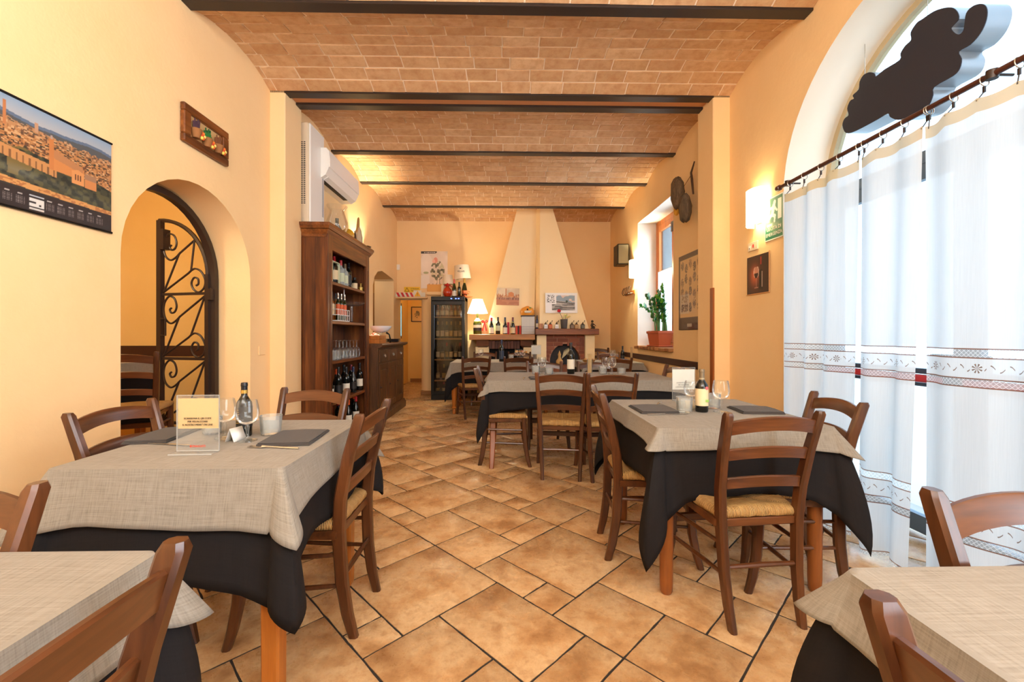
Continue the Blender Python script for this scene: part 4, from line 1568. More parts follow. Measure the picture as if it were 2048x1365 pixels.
tl = thing('table_lamp', 'glowing white lamp made from a large green bottle on the left mantel', 'lamp', (-.465, 7.62, 1.176))
MB().lathe([(.072, 0), (.075, .012), (.075, .19), (.066, .225), (.035, .265), (.018, .285), (.018, .33), (.02, .332), (.02, .37)], 20).build('bottle_base', M_BOTGR, tl)
MB().lathe([(.0762, .06), (.0762, .135)], 20, caps=False).build('label', M_PAPERB, tl)
MB().lathe([(.0766, .115), (.0766, .165)], 20, caps=False).build('label', M_PAPER, tl)
MB().lathe([(.062, .232), (.036, .267), (.02, .29)], 20, caps=False).build('collar_label', M_PAPER, tl)
MB().lathe([(.182, .375), (.088, .625)], 28, caps=False).build('lamp_shade', M_SHADE, tl)
MB().tube([(0, 0, .37), (0, 0, .60)], .006, 8).build('lamp_stem', M_STEEL, tl)
lamp('bulb', 'POINT', (-.465, 7.62, 1.176 + .50), 48, (1.0, .85, .57), size=.03)
cordm = MB().tube([(-.62, 7.50, 1.06), (-.63, 7.55, 1.00), (-.62, 7.7, .7), (-.63, 7.75, .3)], .005, 6)
cordm.build('lamp_cord', M_PAPER, None)
o = bpy.data.objects['lamp_cord']
tag(o, 'thin white lamp cord hanging beside the left mantel', 'cord')

# ================================================================== BOTTLES AND GLASSES
BC = {}


def bottle(label, cat, group, loc, h, r, body, lab, cap, style='bordeaux', lz=(.16, .42), name='wine_bottle', cz=.80, rz=0.0, tiny=False):
    t = thing(name, label, cat, loc, rz, group)
    key = (round(h, 3), round(r, 4), style, lz, cz)
    n = 14 if tiny else 20
    if key not in BC:
        if style == 'bordeaux':
            p = [(.90, 0), (1, .02), (1, .58), (.95, .63), (.62, .71), (.42, .76), (.38, .80), (.37, .93), (.41, .935), (.41, .965), (.36, 1)]
        elif style == 'burgundy':
            p = [(.92, 0), (1, .02), (1, .42), (.93, .50), (.72, .60), (.50, .70), (.40, .78), (.36, .93), (.40, .935), (.40, .965), (.36, 1)]
        elif style == 'spirit':
            p = [(.95, 0), (1, .015), (1, .62), (.92, .67), (.5, .73), (.40, .76), (.40, .86), (.34, .87), (.34, 1)]
        else:
            p = [(.92, 0), (1, .03), (1, .70), (.8, .78), (.55, .82), (.55, 1)]
        P = [(a * r, z * h) for a, z in p]

        def rad_at(z):
            for (r0, z0), (r1, z1) in zip(P, P[1:]):
                if z0 <= z <= z1 + 1e-9:
                    return r0 + (r1 - r0) * (z - z0) / max(z1 - z0, 1e-6)
            return P[-1][0]
        cap_p = [(rad_at(cz * h) + .0012, cz * h)] + [(a + .0012, z) for a, z in P if z > cz * h] + [(P[-1][0] * .5, h + .0012)]
        BC[key] = (MB().lathe(P, n), MB().lathe([(rad_at(lz[0] * h) + .0009, lz[0] * h), (rad_at(lz[1] * h) + .0009, lz[1] * h)], n, caps=False), MB().lathe(cap_p, n, caps=True), {})
    mb, ml, mc, cache = BC[key]
    for nm, m_, mt in (('glass_body', mb, body), ('label', ml, lab), ('capsule', mc, cap)):
        if mt is None:
            continue
        if (nm, mt.name) not in cache:
            cache[(nm, mt.name)] = m_.mesh(nm, mt)
        obj(nm, cache[(nm, mt.name)], t)
    return t


ORD = ['first', 'second', 'third', 'fourth', 'fifth', 'sixth', 'seventh', 'eighth', 'ninth', 'tenth', 'eleventh', 'twelfth', 'thirteenth']
GLM = {}


def wine_glass(label, loc, h=.155, r=.036, group='stemmed glasses on the tables'):
    t = thing('wine_glass', label, 'glass', loc, 0, group)
    key = ('wg', round(h, 3), round(r, 3))
    if key not in GLM:
        bz = h * .40
        GLM[key] = (MB().lathe([(.004, bz), (r * .40, bz + .004), (r * .70, bz + h * .06), (r * .90, bz + h * .14), (r, bz + h * .25), (r * 1.0, bz + h * .34), (r * .93, bz + h * .47), (r * .83, h)], 24, caps=False).mesh('bowl', M_GLASS),
                    MB().lathe([(r * .86, 0), (r * .84, .003), (r * .3, .008), (.0058, .016), (.0048, bz * .55), (.0075, bz * .85), (.005, bz)], 20).mesh('stem', M_GLASS))
    obj('bowl', GLM[key][0], t)
    obj('stem', GLM[key][1], t)
    return t


def tumbler(label, loc, h=.078, r=.037, group='ribbed tumblers on the tables'):
    key = ('tb', round(h, 3), round(r, 3))
    if key not in GLM:
        N = 48
        rings = []
        for rr_, z in ((r * .80, .001), (r * .86, .004), (r * .92, h * .4), (r, h * .92), (r * 1.0, h), (r * .95, h), (r * .86, .012)):
            rings.append([(rr_ * (1 + (.022 * (k % 2) if .003 < z < h * .9 else 0)) * math.cos(k * 2 * PI / N), rr_ * (1 + (.022 * (k % 2) if .003 < z < h * .9 else 0)) * math.sin(k * 2 * PI / N), z) for k in range(N)])
        GLM[key] = MB().loft(rings).mesh('tumbler', M_TUMBLER, ang=20)
    o = obj('tumbler', GLM[key])
    o.location = loc
    return tag(o, label, 'glass', group)


def napkin(label, cx, cy, w, d, rz, z=.7585):
    q = MB()
    for i, (k, dz) in enumerate(((1.0, 0), (.985, .0042), (.965, .0084))):
        x0, x1, y0, y1 = -w / 2 * k + .002 * i, w / 2 * k, -d / 2 * k, d / 2 * k - .004 * i
        s0 = len(q.v)
        q.loft([[(x0 + (x1 - x0) * a, y0 + (y1 - y0) * b_, dz + zz + .0022 * math.sin(a * 5 + i) * math.sin(b_ * 4)) for a, b_ in ((.002, .002), (.5, 0), (.998, .002), (1, .5), (.998, .998), (.5, 1), (.002, .998), (0, .5))] for zz in (0, .002, .004)])
    q.uv = [(x, y) for x, y, z_ in q.v]
    o = q.build('napkin', M_NAP, None, ang=50)
    o.location = (cx, cy, z)
    o.rotation_euler = (0, 0, rad(rz))
    return tag(o, label, 'napkin', 'folded dark napkins on the tables')


def fork(label, x, y, rz, z=.759):
    t = thing('fork', label, 'cutlery', (x, y, z), rad(rz))
    MB().tube([(-.10, 0, .002), (-.03, 0, .003), (.02, 0, .005), (.04, 0, .003)], [.004, .0035, .0025, .006], 8).build('handle', M_STEEL, t)
    q = MB()
    q.box(.036, .052, -.010, .010, .001, .004, c=.001)
    for k in range(4):
        q.box(.05, .092, -.0095 + k * .0055, -.0067 + k * .0055, .002, .004)
    q.build('tines', M_STEEL, t)
    return t


def knife(label, x, y, rz, z=.759):
    t = thing('table_knife', label, 'cutlery', (x, y, z), rad(rz))
    MB().box(-.11, -.015, -.0045, .0045, .0, .005, c=.0015).build('handle', M_STEEL, t)
    MB().prism([(-.015, -.004), (.08, -.008), (.105, -.003), (.11, .003), (-.015, .004)], lambda x_, y_: (x_, y_, .001), lambda x_, y_: (x_, y_, .003)).build('blade', M_STEEL, t)
    return t


M_EDGE = mk_glass('acrylic_edge', (0.8, 0.78, 0.74), 0.3, 0.9, 0.3, 0.5)


def menu_stand(label, x, y, rz, w, h, paper, ph, ink, z=.7585, logo=True, lines=True):
    t = thing('menu_holder', label, 'menu holder', (x, y, z), rad(rz), None)
    q = MB()
    q.box(-w / 2, w / 2, -.002, .002, 0, h, c=.0006)
    q.build('acrylic_sheet', M_ACRYL, t)
    MB().box(-w / 2, w / 2, -.042, .002, 0, .004, c=.001).build('acrylic_foot', M_ACRYL, t)
    MB().box(-w / 2 + .002, w / 2 - .002, .0022, .0032, h - ph - .012, h - .012).build('menu_card', paper, t)
    for nm_, e in (('acrylic_edge', (-w / 2, w / 2, h - .0016, h)), ('acrylic_edge', (-w / 2, -w / 2 + .0009, .004, h)), ('acrylic_edge', (w / 2 - .0009, w / 2, .004, h)), ('acrylic_edge', (-w / 2, w / 2, .003, .006))):
        MB().box(e[0], e[1], -.0024, .0024, e[2], e[3]).build(nm_, M_EDGE, t)
    MB().box(-w / 2, w / 2, -.043, -.0415, 0, .0042).build('foot_edge', M_EDGE, t)
    zc = h - .012 - ph
    if lines:
        for i, s_ in enumerate(('SCANSIONA IL QR CODE', 'PER VISUALIZZARE', "IL NOSTRO MENU' ON LINE")):
            text(s_, .0088, (0, -.0027, zc + ph * (.34 - .105 * i)), ROT_BACK, ink, t, sx=.92)
    if logo:
        text('BONAGUSTI', .011, (0, -.0027, .020), ROT_BACK, M_INKR, t, sx=.85)
    return t


Zt = .758
# left table
menu_stand('clear menu holder with yellow card on the left table', -1.062, 1.50, 2, .142, .198, plain('yellow_card', (218, 176, 104), .6), .105, M_INK)
wine_glass('wine glass just right of the yellow menu card', (-1.10, 1.70, Zt), .155, .040)
wine_glass('wine glass in front of the small wine bottle on the left table', (-.985, 1.655, Zt), .155, .040)
bottle('dark half bottle of wine with black label on the left table', 'bottle', None, (-1.045, 1.735, Zt), .215, .028, M_BOTDK, M_PAPERB, M_FOILB, 'bordeaux', (.18, .56))
b = MB().lathe([(.0124, .172), (.0124, .186)], 18, caps=False)
b.build('neck_band', M_FOILG, bpy.data.objects['wine_bottle'])
for k in range(7):
    MB().box(-.016, -.003 - .0012 * (k * 5 % 4), -.0292, -.0262, .056 + k * .0085, .0585 + k * .0085).build('label_print', M_FOILG, bpy.data.objects['wine_bottle'])
tumbler('ribbed tumbler behind the menu card on the left table', (-1.20, 1.775, Zt), .072, .037)
tumbler('ribbed tumbler right of the wine bottle on the left table', (-.955, 1.765, Zt), .078, .042)
napkin('folded dark napkin on the aisle side of the left table', -.818, 1.685, .19, .235, 5)
napkin('folded dark napkin on the wall side of the left table', -1.36, 1.74, .15, .26, 8)
fork('gold-lit fork beside the aisle-side napkin on the left table', -.83, 1.545, 172)
knife('knife beside the wall-side napkin on the left table', -1.25, 1.60, 168)
tn = tag(obj('price_tent', MB().add([(-.03, -.02, 0), (.03, -.02, 0), (.03, 0, .05), (-.03, 0, .05), (-.03, .02, 0), (.03, .02, 0)], [(0, 1, 2, 3), (3, 2, 5, 4)]).mesh('price_tent', M_WHITEP, recalc=False)), 'small white tent card by the foot of the wine glass', 'card')
tn.modifiers.new('t', 'SOLIDIFY').thickness = .0015
tn.location = (-1.035, 1.665, Zt)
tn.rotation_euler = (0, 0, rad(78))
# right table
menu_stand('clear menu holder with white card on the right table', 1.115, 2.61, 2, .145, .205, plain('white_card', (232, 230, 222), .6), .125, plain('grey_ink', (120, 118, 116), .7), logo=False)
wine_glass('wine glass behind the tumbler on the right table', (1.055, 2.36, Zt), .150, .043)
tumbler('ribbed tumbler nearest the dark napkin on the right table', (.955, 2.225, Zt), .080, .042)
bt = bottle('half bottle of red wine with cream label on the right table', 'bottle', None, (1.052, 2.235, Zt), .225, .032, M_BOTDK, M_PAPERC, M_FOILW, 'bordeaux', (.15, .55), cz=.76)
MB().lathe([(.0140, .165), (.0140, .178)], 18, caps=False).build('neck_band', M_PAPERC, bt)
MB().lathe([(.009, 0), (.009, .001)], 16).xf(Matrix.Translation((.012, -.0315, .128)) @ Matrix.Rotation(rad(90), 4, 'X')).build('seal', plain('pink_seal', (190, 96, 100), .6), bt)
MB().box(.004, .022, -.0336, -.0330, .055, .068).build('green_stamp', plain('green_stamp', (150, 190, 90), .6), bt)
tumbler('ribbed tumbler right of the half bottle on the right table', (1.165, 2.34, Zt), .080, .040)
wine_glass('wine glass right of the half bottle on the right table', (1.150, 2.225, Zt), .165, .043)
napkin('folded dark napkin on the aisle side of the right table', .81, 2.29, .20, .235, 0)
napkin('folded dark napkin on the curtain side of the right table', 1.345, 2.25, .21, .20, -6)
fork('fork beside the aisle-side napkin on the right table', .90, 2.46, 60)
knife('dark-handled knife on the right table next to the tumbler', .84, 2.155, 5)
tc_ = tag(obj('price_tent', MB().add([(-.025, -.015, 0), (.025, -.015, 0), (.025, 0, .045), (-.025, 0, .045), (-.025, .015, 0), (.025, .015, 0)], [(0, 1, 2, 3), (3, 2, 5, 4)]).mesh('price_tent', M_PAPERC, recalc=False)), 'small cream tent card left of the half bottle on the right table', 'card')
tc_.modifiers.new('t', 'SOLIDIFY').thickness = .0015
tc_.location = (1.03, 2.33, Zt)
# middle table
tumbler('bluish tumbler left of the wine glass on the middle table', (.335, 4.40, Zt), .088, .045)
wine_glass('single wine glass left of the wine bottle on the middle table', (.394, 4.36, Zt), .175, .045)
tumbler('low tumbler between glass and bottle on the middle table', (.472, 4.39, Zt), .065, .045)
b3 = bottle('tall dark wine bottle with white label on the middle table', 'bottle', None, (.702, 4.42, Zt), .325, .039, M_BOTDK, M_PAPER, M_FOILB, 'bordeaux', (.16, .47))
MB().lathe([(.0155, .235), (.0155, .25)], 18, caps=False).build('neck_band', M_PAPERC, b3)
bs = thing('breadstick_glass', 'tall slim glass of breadsticks on the middle table', 'glass', (.912, 4.48, Zt))
MB().lathe([(.030, 0), (.030, .004), (.030, .15)], 20, caps=False).build('glass_tube', M_GLASS, bs)
for k in range(6):
    a = k * 1.05
    MB().tube([(.014 * math.cos(a), .014 * math.sin(a), .006), (.018 * math.cos(a + .4), .018 * math.sin(a + .4), .205)], .0065, 7).build('breadstick', plain('breadstick', (206, 172, 120), .8), bs)
tumbler('tumbler right of the breadstick glass on the middle table', (1.028, 4.38, Zt), .080, .044)
wine_glass('left of the paired wine glasses on the middle table', (1.072, 4.42, Zt), .172, .043)
wine_glass('right of the paired wine glasses on the middle table', (1.113, 4.345, Zt), .176, .045)
tumbler('rightmost low tumbler on the middle table', (1.222, 4.38, Zt), .063, .045)
napkin('folded dark napkin on the left half of the middle table', .37, 3.96, .26, .22, 2)
napkin('folded dark napkin on the right half of the middle table', 1.08, 3.95, .22, .20, -8)
fork('fork left of the napkin on the middle table', .19, 3.95, 85)
fork('fork between the two napkins on the middle table', .95, 3.92, 80)
# fireside table
bottle('slim dark wine bottle with navy capsule on the fireside table', 'bottle', None, (-.03, 6.48, Zt), .335, .037, M_BOTDK, plain('blue_black_label', (44, 54, 74), .5), M_FOILN, 'bordeaux', (.12, .50))
wine_glass('lone wine glass at the fridge end of the fireside table', (-.37, 6.98, Zt), .17, .042)
wine_glass('left of two glasses at the back of the fireside table', (.227, 6.98, Zt), .17, .044)
wine_glass('right of two glasses at the back of the fireside table', (.318, 6.98, Zt), .17, .044)
tumbler('tumbler left of the two glasses on the fireside table', (.126, 6.97, Zt), .085, .042)
menu_stand('clear menu holder with half card on the fireside table', .485, 6.30, 0, .145, .26, plain('white_card', (232, 230, 222), .6), .13, M_INK, logo=False, lines=False)
napkin('folded dark napkin on the fireside table', .24, 6.33, .26, .2, 0)
napkin('second folded dark napkin, at the fridge end of the fireside table', -.36, 6.36, .26, .2, 4)
# small right table
bottle('small dark wine bottle on the table under the plant window', 'bottle', None, (1.822, 6.47, Zt), .236, .029, M_BOTDK, M_PAPERB, M_FOILB, 'bordeaux')
wine_glass('wine glass on the table under the plant window', (1.70, 6.57, Zt), .17, .042)
napkin('folded dark napkin on the table under the plant window', 1.70, 6.24, .2, .19, 0)
bs2 = thing('breadstick_glass', 'slim glass of breadsticks on the table under the plant window', 'glass', (1.955, 6.46, Zt))
MB().lathe([(.022, 0), (.022, .004), (.022, .14)], 16, caps=False).build('glass_tube', M_GLASS, bs2)
for k in range(4):
    MB().tube([(.009 * math.cos(k * 1.6), .009 * math.sin(k * 1.6), .006), (.012 * math.cos(k * 1.6), .012 * math.sin(k * 1.6), .22)], .006, 7).build('breadstick', plain('breadstick', (206, 172, 120), .8), bs2)
bk = thing('bread_basket', 'shallow straw bread basket on the table under the plant window', 'basket', (1.27, 6.30, Zt))
MB().lathe([(.075, 0), (.10, .035), (.105, .04), (.095, .035), (.07, .008)], 18).build('basket_bowl', M_RUSH, bk)
for k in range(3):
    MB().ball((-.04 + .04 * k, .01 * (-1) ** k, .04), .034, 0, 10, 6, (1, .8, .6)).build('bread_roll', plain('bread_crust', (196, 150, 92), .8), bk)

# ================================================================== BOOKCASE WITH BOTTLES
def rustic_case():
    t = thing('bookcase', 'tall rustic brown wooden bookcase filled with bottles and glasses', 'bookcase', (0, 0, 0))
    x0, x1, y0, y1 = -2.05, -1.75, 4.215, 5.50
    H = 2.17
    for k in range(3):          # planks of the visible side
        a, b_ = x0 + (x1 - x0) * k / 3, x0 + (x1 - x0) * (k + 1) / 3
        MB().box(a + .0008, b_ - .0008, y0, y0 + .028, 0, H, c=.0015).build('side_plank', M_CASE, t)
    MB().box(x0, x1, y1 - .028, y1, 0, H).build('side_panel', M_CASE, t)
    for k in range(5):
        a, b_ = y0 + .028 + (y1 - y0 - .056) * k / 5, y0 + .028 + (y1 - y0 - .056) * (k + 1) / 5
        MB().box(x0, x0 + .018, a + .001, b_ - .001, .05, H, c=.002).build('back_plank', M_CASE, t)
    for ya, yb in ((y0, y0 + .115), (y1 - .115, y1)):
        MB().box(x1 - .004, x1 + .024, ya, yb, 0, H, c=.004).build('stile', M_CASE, t)
        MB().box(x1 + .022, x1 + .030, ya + .050, ya + .066, .25, 1.98, c=.003).build('stile_bead', M_CASE, t)
    MB().box(x1 - .004, x1 + .022, y0 + .11, y1 - .11, 2.02, H, c=.003).build('top_rail', M_CASEY, t)
    MB().box(x1 - .004, x1 + .022, y0 + .11, y1 - .11, 0, .09, c=.003).build('plinth', M_CASEY, t)
    for z in (1.713, 1.31, .897, .472, .10):
        MB().box(x0 + .018, x1 + .006, y0 + .028, y1 - .028, z - .032, z, c=.003).build('shelf', M_CASEY, t)
    MB().box(x0, x1, y0, y1, H - .02, H).build('top_board', M_CASEY, t)
    q = MB()
    for (d0, za, d1, zb) in ((.008, 2.13, .012, 2.155), (.014, 2.155, .045, 2.20), (.050, 2.205, .062, 2.235), (.066, 2.235, .066, 2.262)):
        q.loft([[(x0, y0 - d, z), (x1 + d, y0 - d, z), (x1 + d, y1 + d, z), (x0, y1 + d, z)] for d, z in ((d0, za), (d1, zb))])
    q.build('cornice', M_CASEY, t, ang=25)
    return t


rustic_case()
gp = 'bottles on the bookcase top shelf'
specs = [(4.50, .30, .038, M_BOTCL, M_PAPER, M_FOILR), (4.63, .30, .040, M_BOTDK, M_PAPERC, M_FOILR), (4.82, .29, .040, M_BOTCL, M_PAPERG, M_FOILR), (4.72, .27, .036, M_BOTGN, M_PAPERC, M_FOILO), (5.06, .30, .036, M_BOTDK, M_PAPERB, M_FOILB), (4.945, .27, .036, M_BOTCL, M_PAPERG, M_FOILW)]
for i, (y, h, r, bm_, lb, cp) in enumerate(specs):
    bottle('%s spirit bottle from the near end of the bookcase top shelf' % ORD[i], 'bottle', gp, (-1.83 - (.05 if i in (3,) else 0), y, 1.713), h, r, bm_, lb, cp, 'spirit', (.16, .50), 'spirit_bottle', tiny=True)
bottle('short jar with pale label at the far end of the bookcase top shelf', 'bottle', gp, (-1.83, 5.26, 1.713), .155, .034, M_BOTDK, M_PAPERC, M_BLACKP, 'jar', (.12, .55), 'jar', cz=.8, tiny=True)
o = tag(MB().lathe([(.03, 0), (.032, .05), (.028, .055), (.012, .05), (.012, .09), (.016, .10)], 14).build('cork_pot', M_FOILG), 'tiny brass pot beside the jar on the bookcase top shelf', 'pot')
o.location = (-1.80, 5.40, 1.713)
st = thing('bottle_shelf_tray', 'narrow pale tray across the spirit bottles on the top shelf', 'tray', (-1.79, 4.56, 1.93))
MB().box(-.02, .015, -.11, .10, 0, .012, c=.003).build('tray_bar', M_PAPERG, st)
MB().box(-.018, .012, .088, .10, -.217, 0).box(-.018, .012, -.10, -.088, -.217, 0).build('tray_foot', M_PAPERG, st)
# second shelf: wire rack of oil bottles and a glass cake dish
rk = thing('bottle_rack', 'white wire rack of oil bottles on the second bookcase shelf', 'rack', (-1.82, 4.72, 1.31))
for k, z in enumerate((.01, .07, .13)):
    MB().tube([(-.06, -.16, z), (.06, -.16, z), (.06, .17, z), (-.06, .17, z), (-.06, -.16, z)], .004, 6).build('wire', M_WHITEP, rk)
for k in range(7):
    MB().tube([(.06, -.16 + .055 * k, .005), (.06, -.16 + .055 * k, .13)], .003, 6).build('wire', M_WHITEP, rk)
MB().box(-.06, .06, -.16, .17, .003, .008).build('rack_base', M_WHITEP, rk)
MB().tube([(0, .17, .13), (0, .17, .37)], .005, 6).build('rack_handle', M_WHITEP, rk)
for k in range(6):
    bottle('%s oil bottle in the white rack, second bookcase shelf' % ORD[k], 'bottle', 'oil bottles in the white wire rack', (-1.84 + .045 * (k % 2), 4.60 + .048 * k, 1.319), .30, .021, M_BOTGN if k % 2 else M_BOTAM, M_PAPERO if k % 2 else M_PAPERC, M_STEEL if k % 2 else M_FOILB, 'spirit', (.2, .6), 'oil_bottle', tiny=True)
cd = thing('cake_stand', 'clear glass cake dish leaning on the second bookcase shelf', 'dish', (-1.85, 5.22, 1.31))
MB().lathe([(.05, 0), (.05, .005), (.012, .02), (.012, .20)], 20, caps=False).build('stem', M_GLASS, cd)
MB().lathe([(.02, .20), (.12, .215), (.15, .235), (.152, .25)], 28, caps=False).build('dish', M_GLASS, cd)
# third shelf: upside down stemmed glasses and tumblers
k = 0
for j, y in enumerate((4.72, 4.83, 4.94, 5.05, 5.17, 5.28)):
    for x in (-1.81, -1.93):
        g = wine_glass('%s upside-down wine glass from the near end, third bookcase shelf' % ORD[k], (x, y, .897 + .205), .205, .040, 'upside-down glasses on the third bookcase shelf')
        g.rotation_euler = (PI, 0, 0)
        k += 1
for j, y in enumerate((4.46, 4.54, 4.62)):
    tumbler('%s tumbler from the near end of the third bookcase shelf' % ORD[j], (-1.80, y, .897), .10, .036, 'tumblers on the third bookcase shelf')
# wine on the two low shelves
caps = [M_FOILR, M_FOILO, M_FOILB, M_FOILO, M_FOILB, M_FOILB, M_FOILN, M_FOILU, M_FOILB]
labs = [M_PAPER, M_PAPERB, M_PAPERB, M_PAPER, M_PAPER, M_PAPERB, M_PAPERB, M_PAPER, M_PAPER]
ys = [4.47 + .115 * i for i in range(9)]
for i in range(9):
    bottle('%s wine bottle from the near end of the fourth bookcase shelf' % ORD[i], 'bottle', 'wine bottles on the fourth bookcase shelf', (-1.81 - .07 * (i % 2), ys[i], .472), .31 + .015 * (i % 3), .038, M_BOTDK, labs[i], caps[i], 'bordeaux' if i % 3 else 'burgundy', (.15, .42), tiny=True)
for i in range(8):
    bottle('%s wine bottle from the near end of the bottom bookcase shelf' % ORD[i], 'bottle', 'wine bottles on the bottom bookcase shelf', (-1.81 - .07 * (i % 2), 4.50 + .125 * i, .10), .31 + .015 * (i % 2), .038, M_BOTDK, labs[(i * 2 + 1) % 9], caps[(i * 3) % 9], 'bordeaux' if i % 2 else 'burgundy', (.15, .42), tiny=True)

# on top of the bookcase
tf = thing('tower_fan', 'tall white tower fan standing on the bookcase', 'fan', (-1.985, 4.47, 2.263))
MB().box(-.05, .035, -.185, .16, .03, 1.035, c=.012).build('body', M_CREAMP, tf)
MB().box(.034, .052, -.18, .16, .03, 1.03, c=.012).build('front_panel', M_WHITEP, tf)
MB().box(.051, .054, .10, .135, .16, .86, c=.001).build('front_grille', M_GRILL, tf)
gm = MB().box(-.009, .009, -.0015, .0015, -.004, .004).mesh('vent_slot', M_DARKHOLE)
for c_ in range(2):
    for k in range(34):
        o = obj('vent_slot', gm, tf)
        o.location = (-.028 + c_ * .026, -.186, .22 + k * .0185)
MB().loft([[(.01 + .075 * math.cos(a), -.02 + .19 * math.sin(a), z) for a in [i * 2 * PI / 24 for i in range(24)]] for z in (0, .024)]).build('foot', M_WHITEP, tf)
jar = thing('glass_jar', 'big round glass jar with a small bottle inside, on the bookcase', 'jar', (-1.865, 4.80, 2.263))
MB().lathe([(.06, 0), (.085, .02), (.115, .10), (.115, .16), (.085, .25), (.075, .29), (.11, .34), (.112, .345)], 26, caps=False).build('jar_glass', M_GLASS, jar)
MB().lathe([(.045, .005), (.05, .03), (.05, .09), (.02, .14), (.018, .2), (.02, .205)], 16).build('inner_bottle', plain('grey_brown_glass', (92, 84, 66), .2), jar)
MB().lathe([(.085, .004), (.09, .02), (.06, .03)], 18).build('jar_contents', plain('ochre_contents', (190, 160, 60), .7), jar)
hb = tag(MB().lathe([(.06, -.05), (.075, -.02), (.075, .03), (.05, .06), (.015, .07)], 16).build('amber_horn', plain('amber_horn', (206, 152, 40), .3)), 'amber coloured round horn lying on the bookcase behind the driftwood', 'ornament')
hb.location = (-1.83, 5.03, 2.335)
hb.rotation_euler = (rad(100), 0, rad(20))
dw = thing('driftwood_figure', 'pale weathered driftwood standing on the bookcase', 'ornament', (-1.76, 5.16, 2.263))
MB().tube([(0, 0, 0), (0, .005, .08), (.005, .02, .17), (.002, .02, .21)], [.06, .058, .032, .018], 9).build('wood_body', plain('grey_driftwood', (186, 164, 134), .85), dw)
MB().tube([(-.01, -.04, 0), (0, -.02, .12), (0, .02, .22), (0, .035, .31), (0, .04, .33)], [.012, .014, .02, .014, .004], 8).build('wood_spike', plain('ochre_driftwood', (170, 122, 64), .85), dw)
MB().tube([(.0, -.05, 0), (.0, -.075, .09), (0, -.10, .13)], [.012, .010, .005], 7).build('wood_twig', plain('dark_driftwood', (90, 62, 40), .8), dw)
bo = tag(MB().loft([[(-1.72 + w * math.cos(a), 5.46 + l * math.sin(a), 2.263 + z) for a in [i * 2 * PI / 14 for i in range(14)]] for w, l, z in ((.01, .03, 0), (.028, .06, .03), (.02, .05, .03))]).build('small_dish', M_CASE), 'small dark carved dish at the far end of the bookcase top', 'dish')

# air conditioner high on the left wall behind the tower fan
ac = thing('air_conditioner', 'white split air conditioner high on the left wall', 'air conditioner', (XLR, 5.0, 2.99))
prof = [(0, -.16), (.12, -.16), (.175, -.125), (.205, -.06), (.215, .02), (.205, .13), (.185, .16), (0, .16)]
MB().prism(prof, lambda x, z: (x, -.46, z), lambda x, z: (x, .46, z)).build('housing', M_WHITEP, ac, ang=25)
MB().prism([(.207, -.045), (.219, -.04), (.221, .02), (.210, .135), (.203, .135)], lambda x, z: (x, -.455, z), lambda x, z: (x, .455, z)).build('front_flap', plain('ivory_plastic', (244, 243, 240), .3), ac, ang=25)
MB().prism([(.125, -.162), (.178, -.130), (.181, -.122), (.13, -.155)], lambda x, z: (x, -.40, z), lambda x, z: (x, .40, z)).build('louver', M_WHITEP, ac)
MB().box(.08, .13, -.38, .30, -.1625, -.158).build('air_slot', M_DARKHOLE, ac)

# ================================================================== SIDEBOARD
sb = thing('sideboard', 'dark oak sideboard with three drawers over three panelled doors', 'sideboard', (0, 0, 0))
x0, x1, y0, y1 = -2.05, -1.635, 5.56, 6.97
MB().box(x0, x1, y0, y1, .12, 1.00, c=.004).build('carcass', M_SIDE, sb)
q = MB()
q.loft([[(x0, y0, z), (x1 + d, y0, z), (x1 + d, y1 + d, z), (x0, y1 + d, z)] for d, z in ((.035, 0), (.035, .09), (.022, .11), (.012, .135))])
q.build('plinth', M_SIDE, sb, ang=25)
q = MB()
q.loft([[(x0, y0, z), (x1 + d, y0, z), (x1 + d, y1 + d, z), (x0, y1 + d, z)] for d, z in ((.02, .995), (.05, 1.012), (.06, 1.03), (.055, 1.048))])
q.build('top', M_SIDEY, sb, ang=25)
for k in range(3):
    ya, yb = y0 + .05 + k * .445, y0 + .05 + k * .445 + .42
    d = MB().box(x1, x1 + .016, ya, yb, .80, .965, c=.005).build('drawer', M_SIDE, sb)
    MB().lathe([(.022, 0), (.022, .004), (.010, .008)], 14).xf(Matrix.Translation((x1 + .016, (ya + yb) / 2, .885)) @ Matrix.Rotation(rad(90), 4, 'Y')).build('rosette', M_STEEL, d)
    MB().tube([(x1 + .026 + .004 * abs(math.sin(a)), (ya + yb) / 2 + .018 * math.sin(a), .868 - .018 * math.cos(a) + .012) for a in [i * 2 * PI / 14 for i in range(15)]], .003, 6).build('ring_pull', M_STEEL, d)
    d = MB().box(x1, x1 + .014, ya, ya + .07, .16, .775, c=.003).box(x1, x1 + .014, yb - .07, yb, .16, .775, c=.003).box(x1, x1 + .014, ya + .06, yb - .06, .16, .235, c=.003).box(x1, x1 + .014, ya + .06, yb - .06, .70, .775, c=.003).build('door', M_SIDE, sb)
    MB().box(x1 - .004, x1 + .010, ya + .075, yb - .075, .24, .695, c=.008).build('raised_panel', M_SIDE, d)
    MB().ball((x1 + .02, ya + .035, .47), .012, 0, 8, 6).build('knob', M_IRON, d)
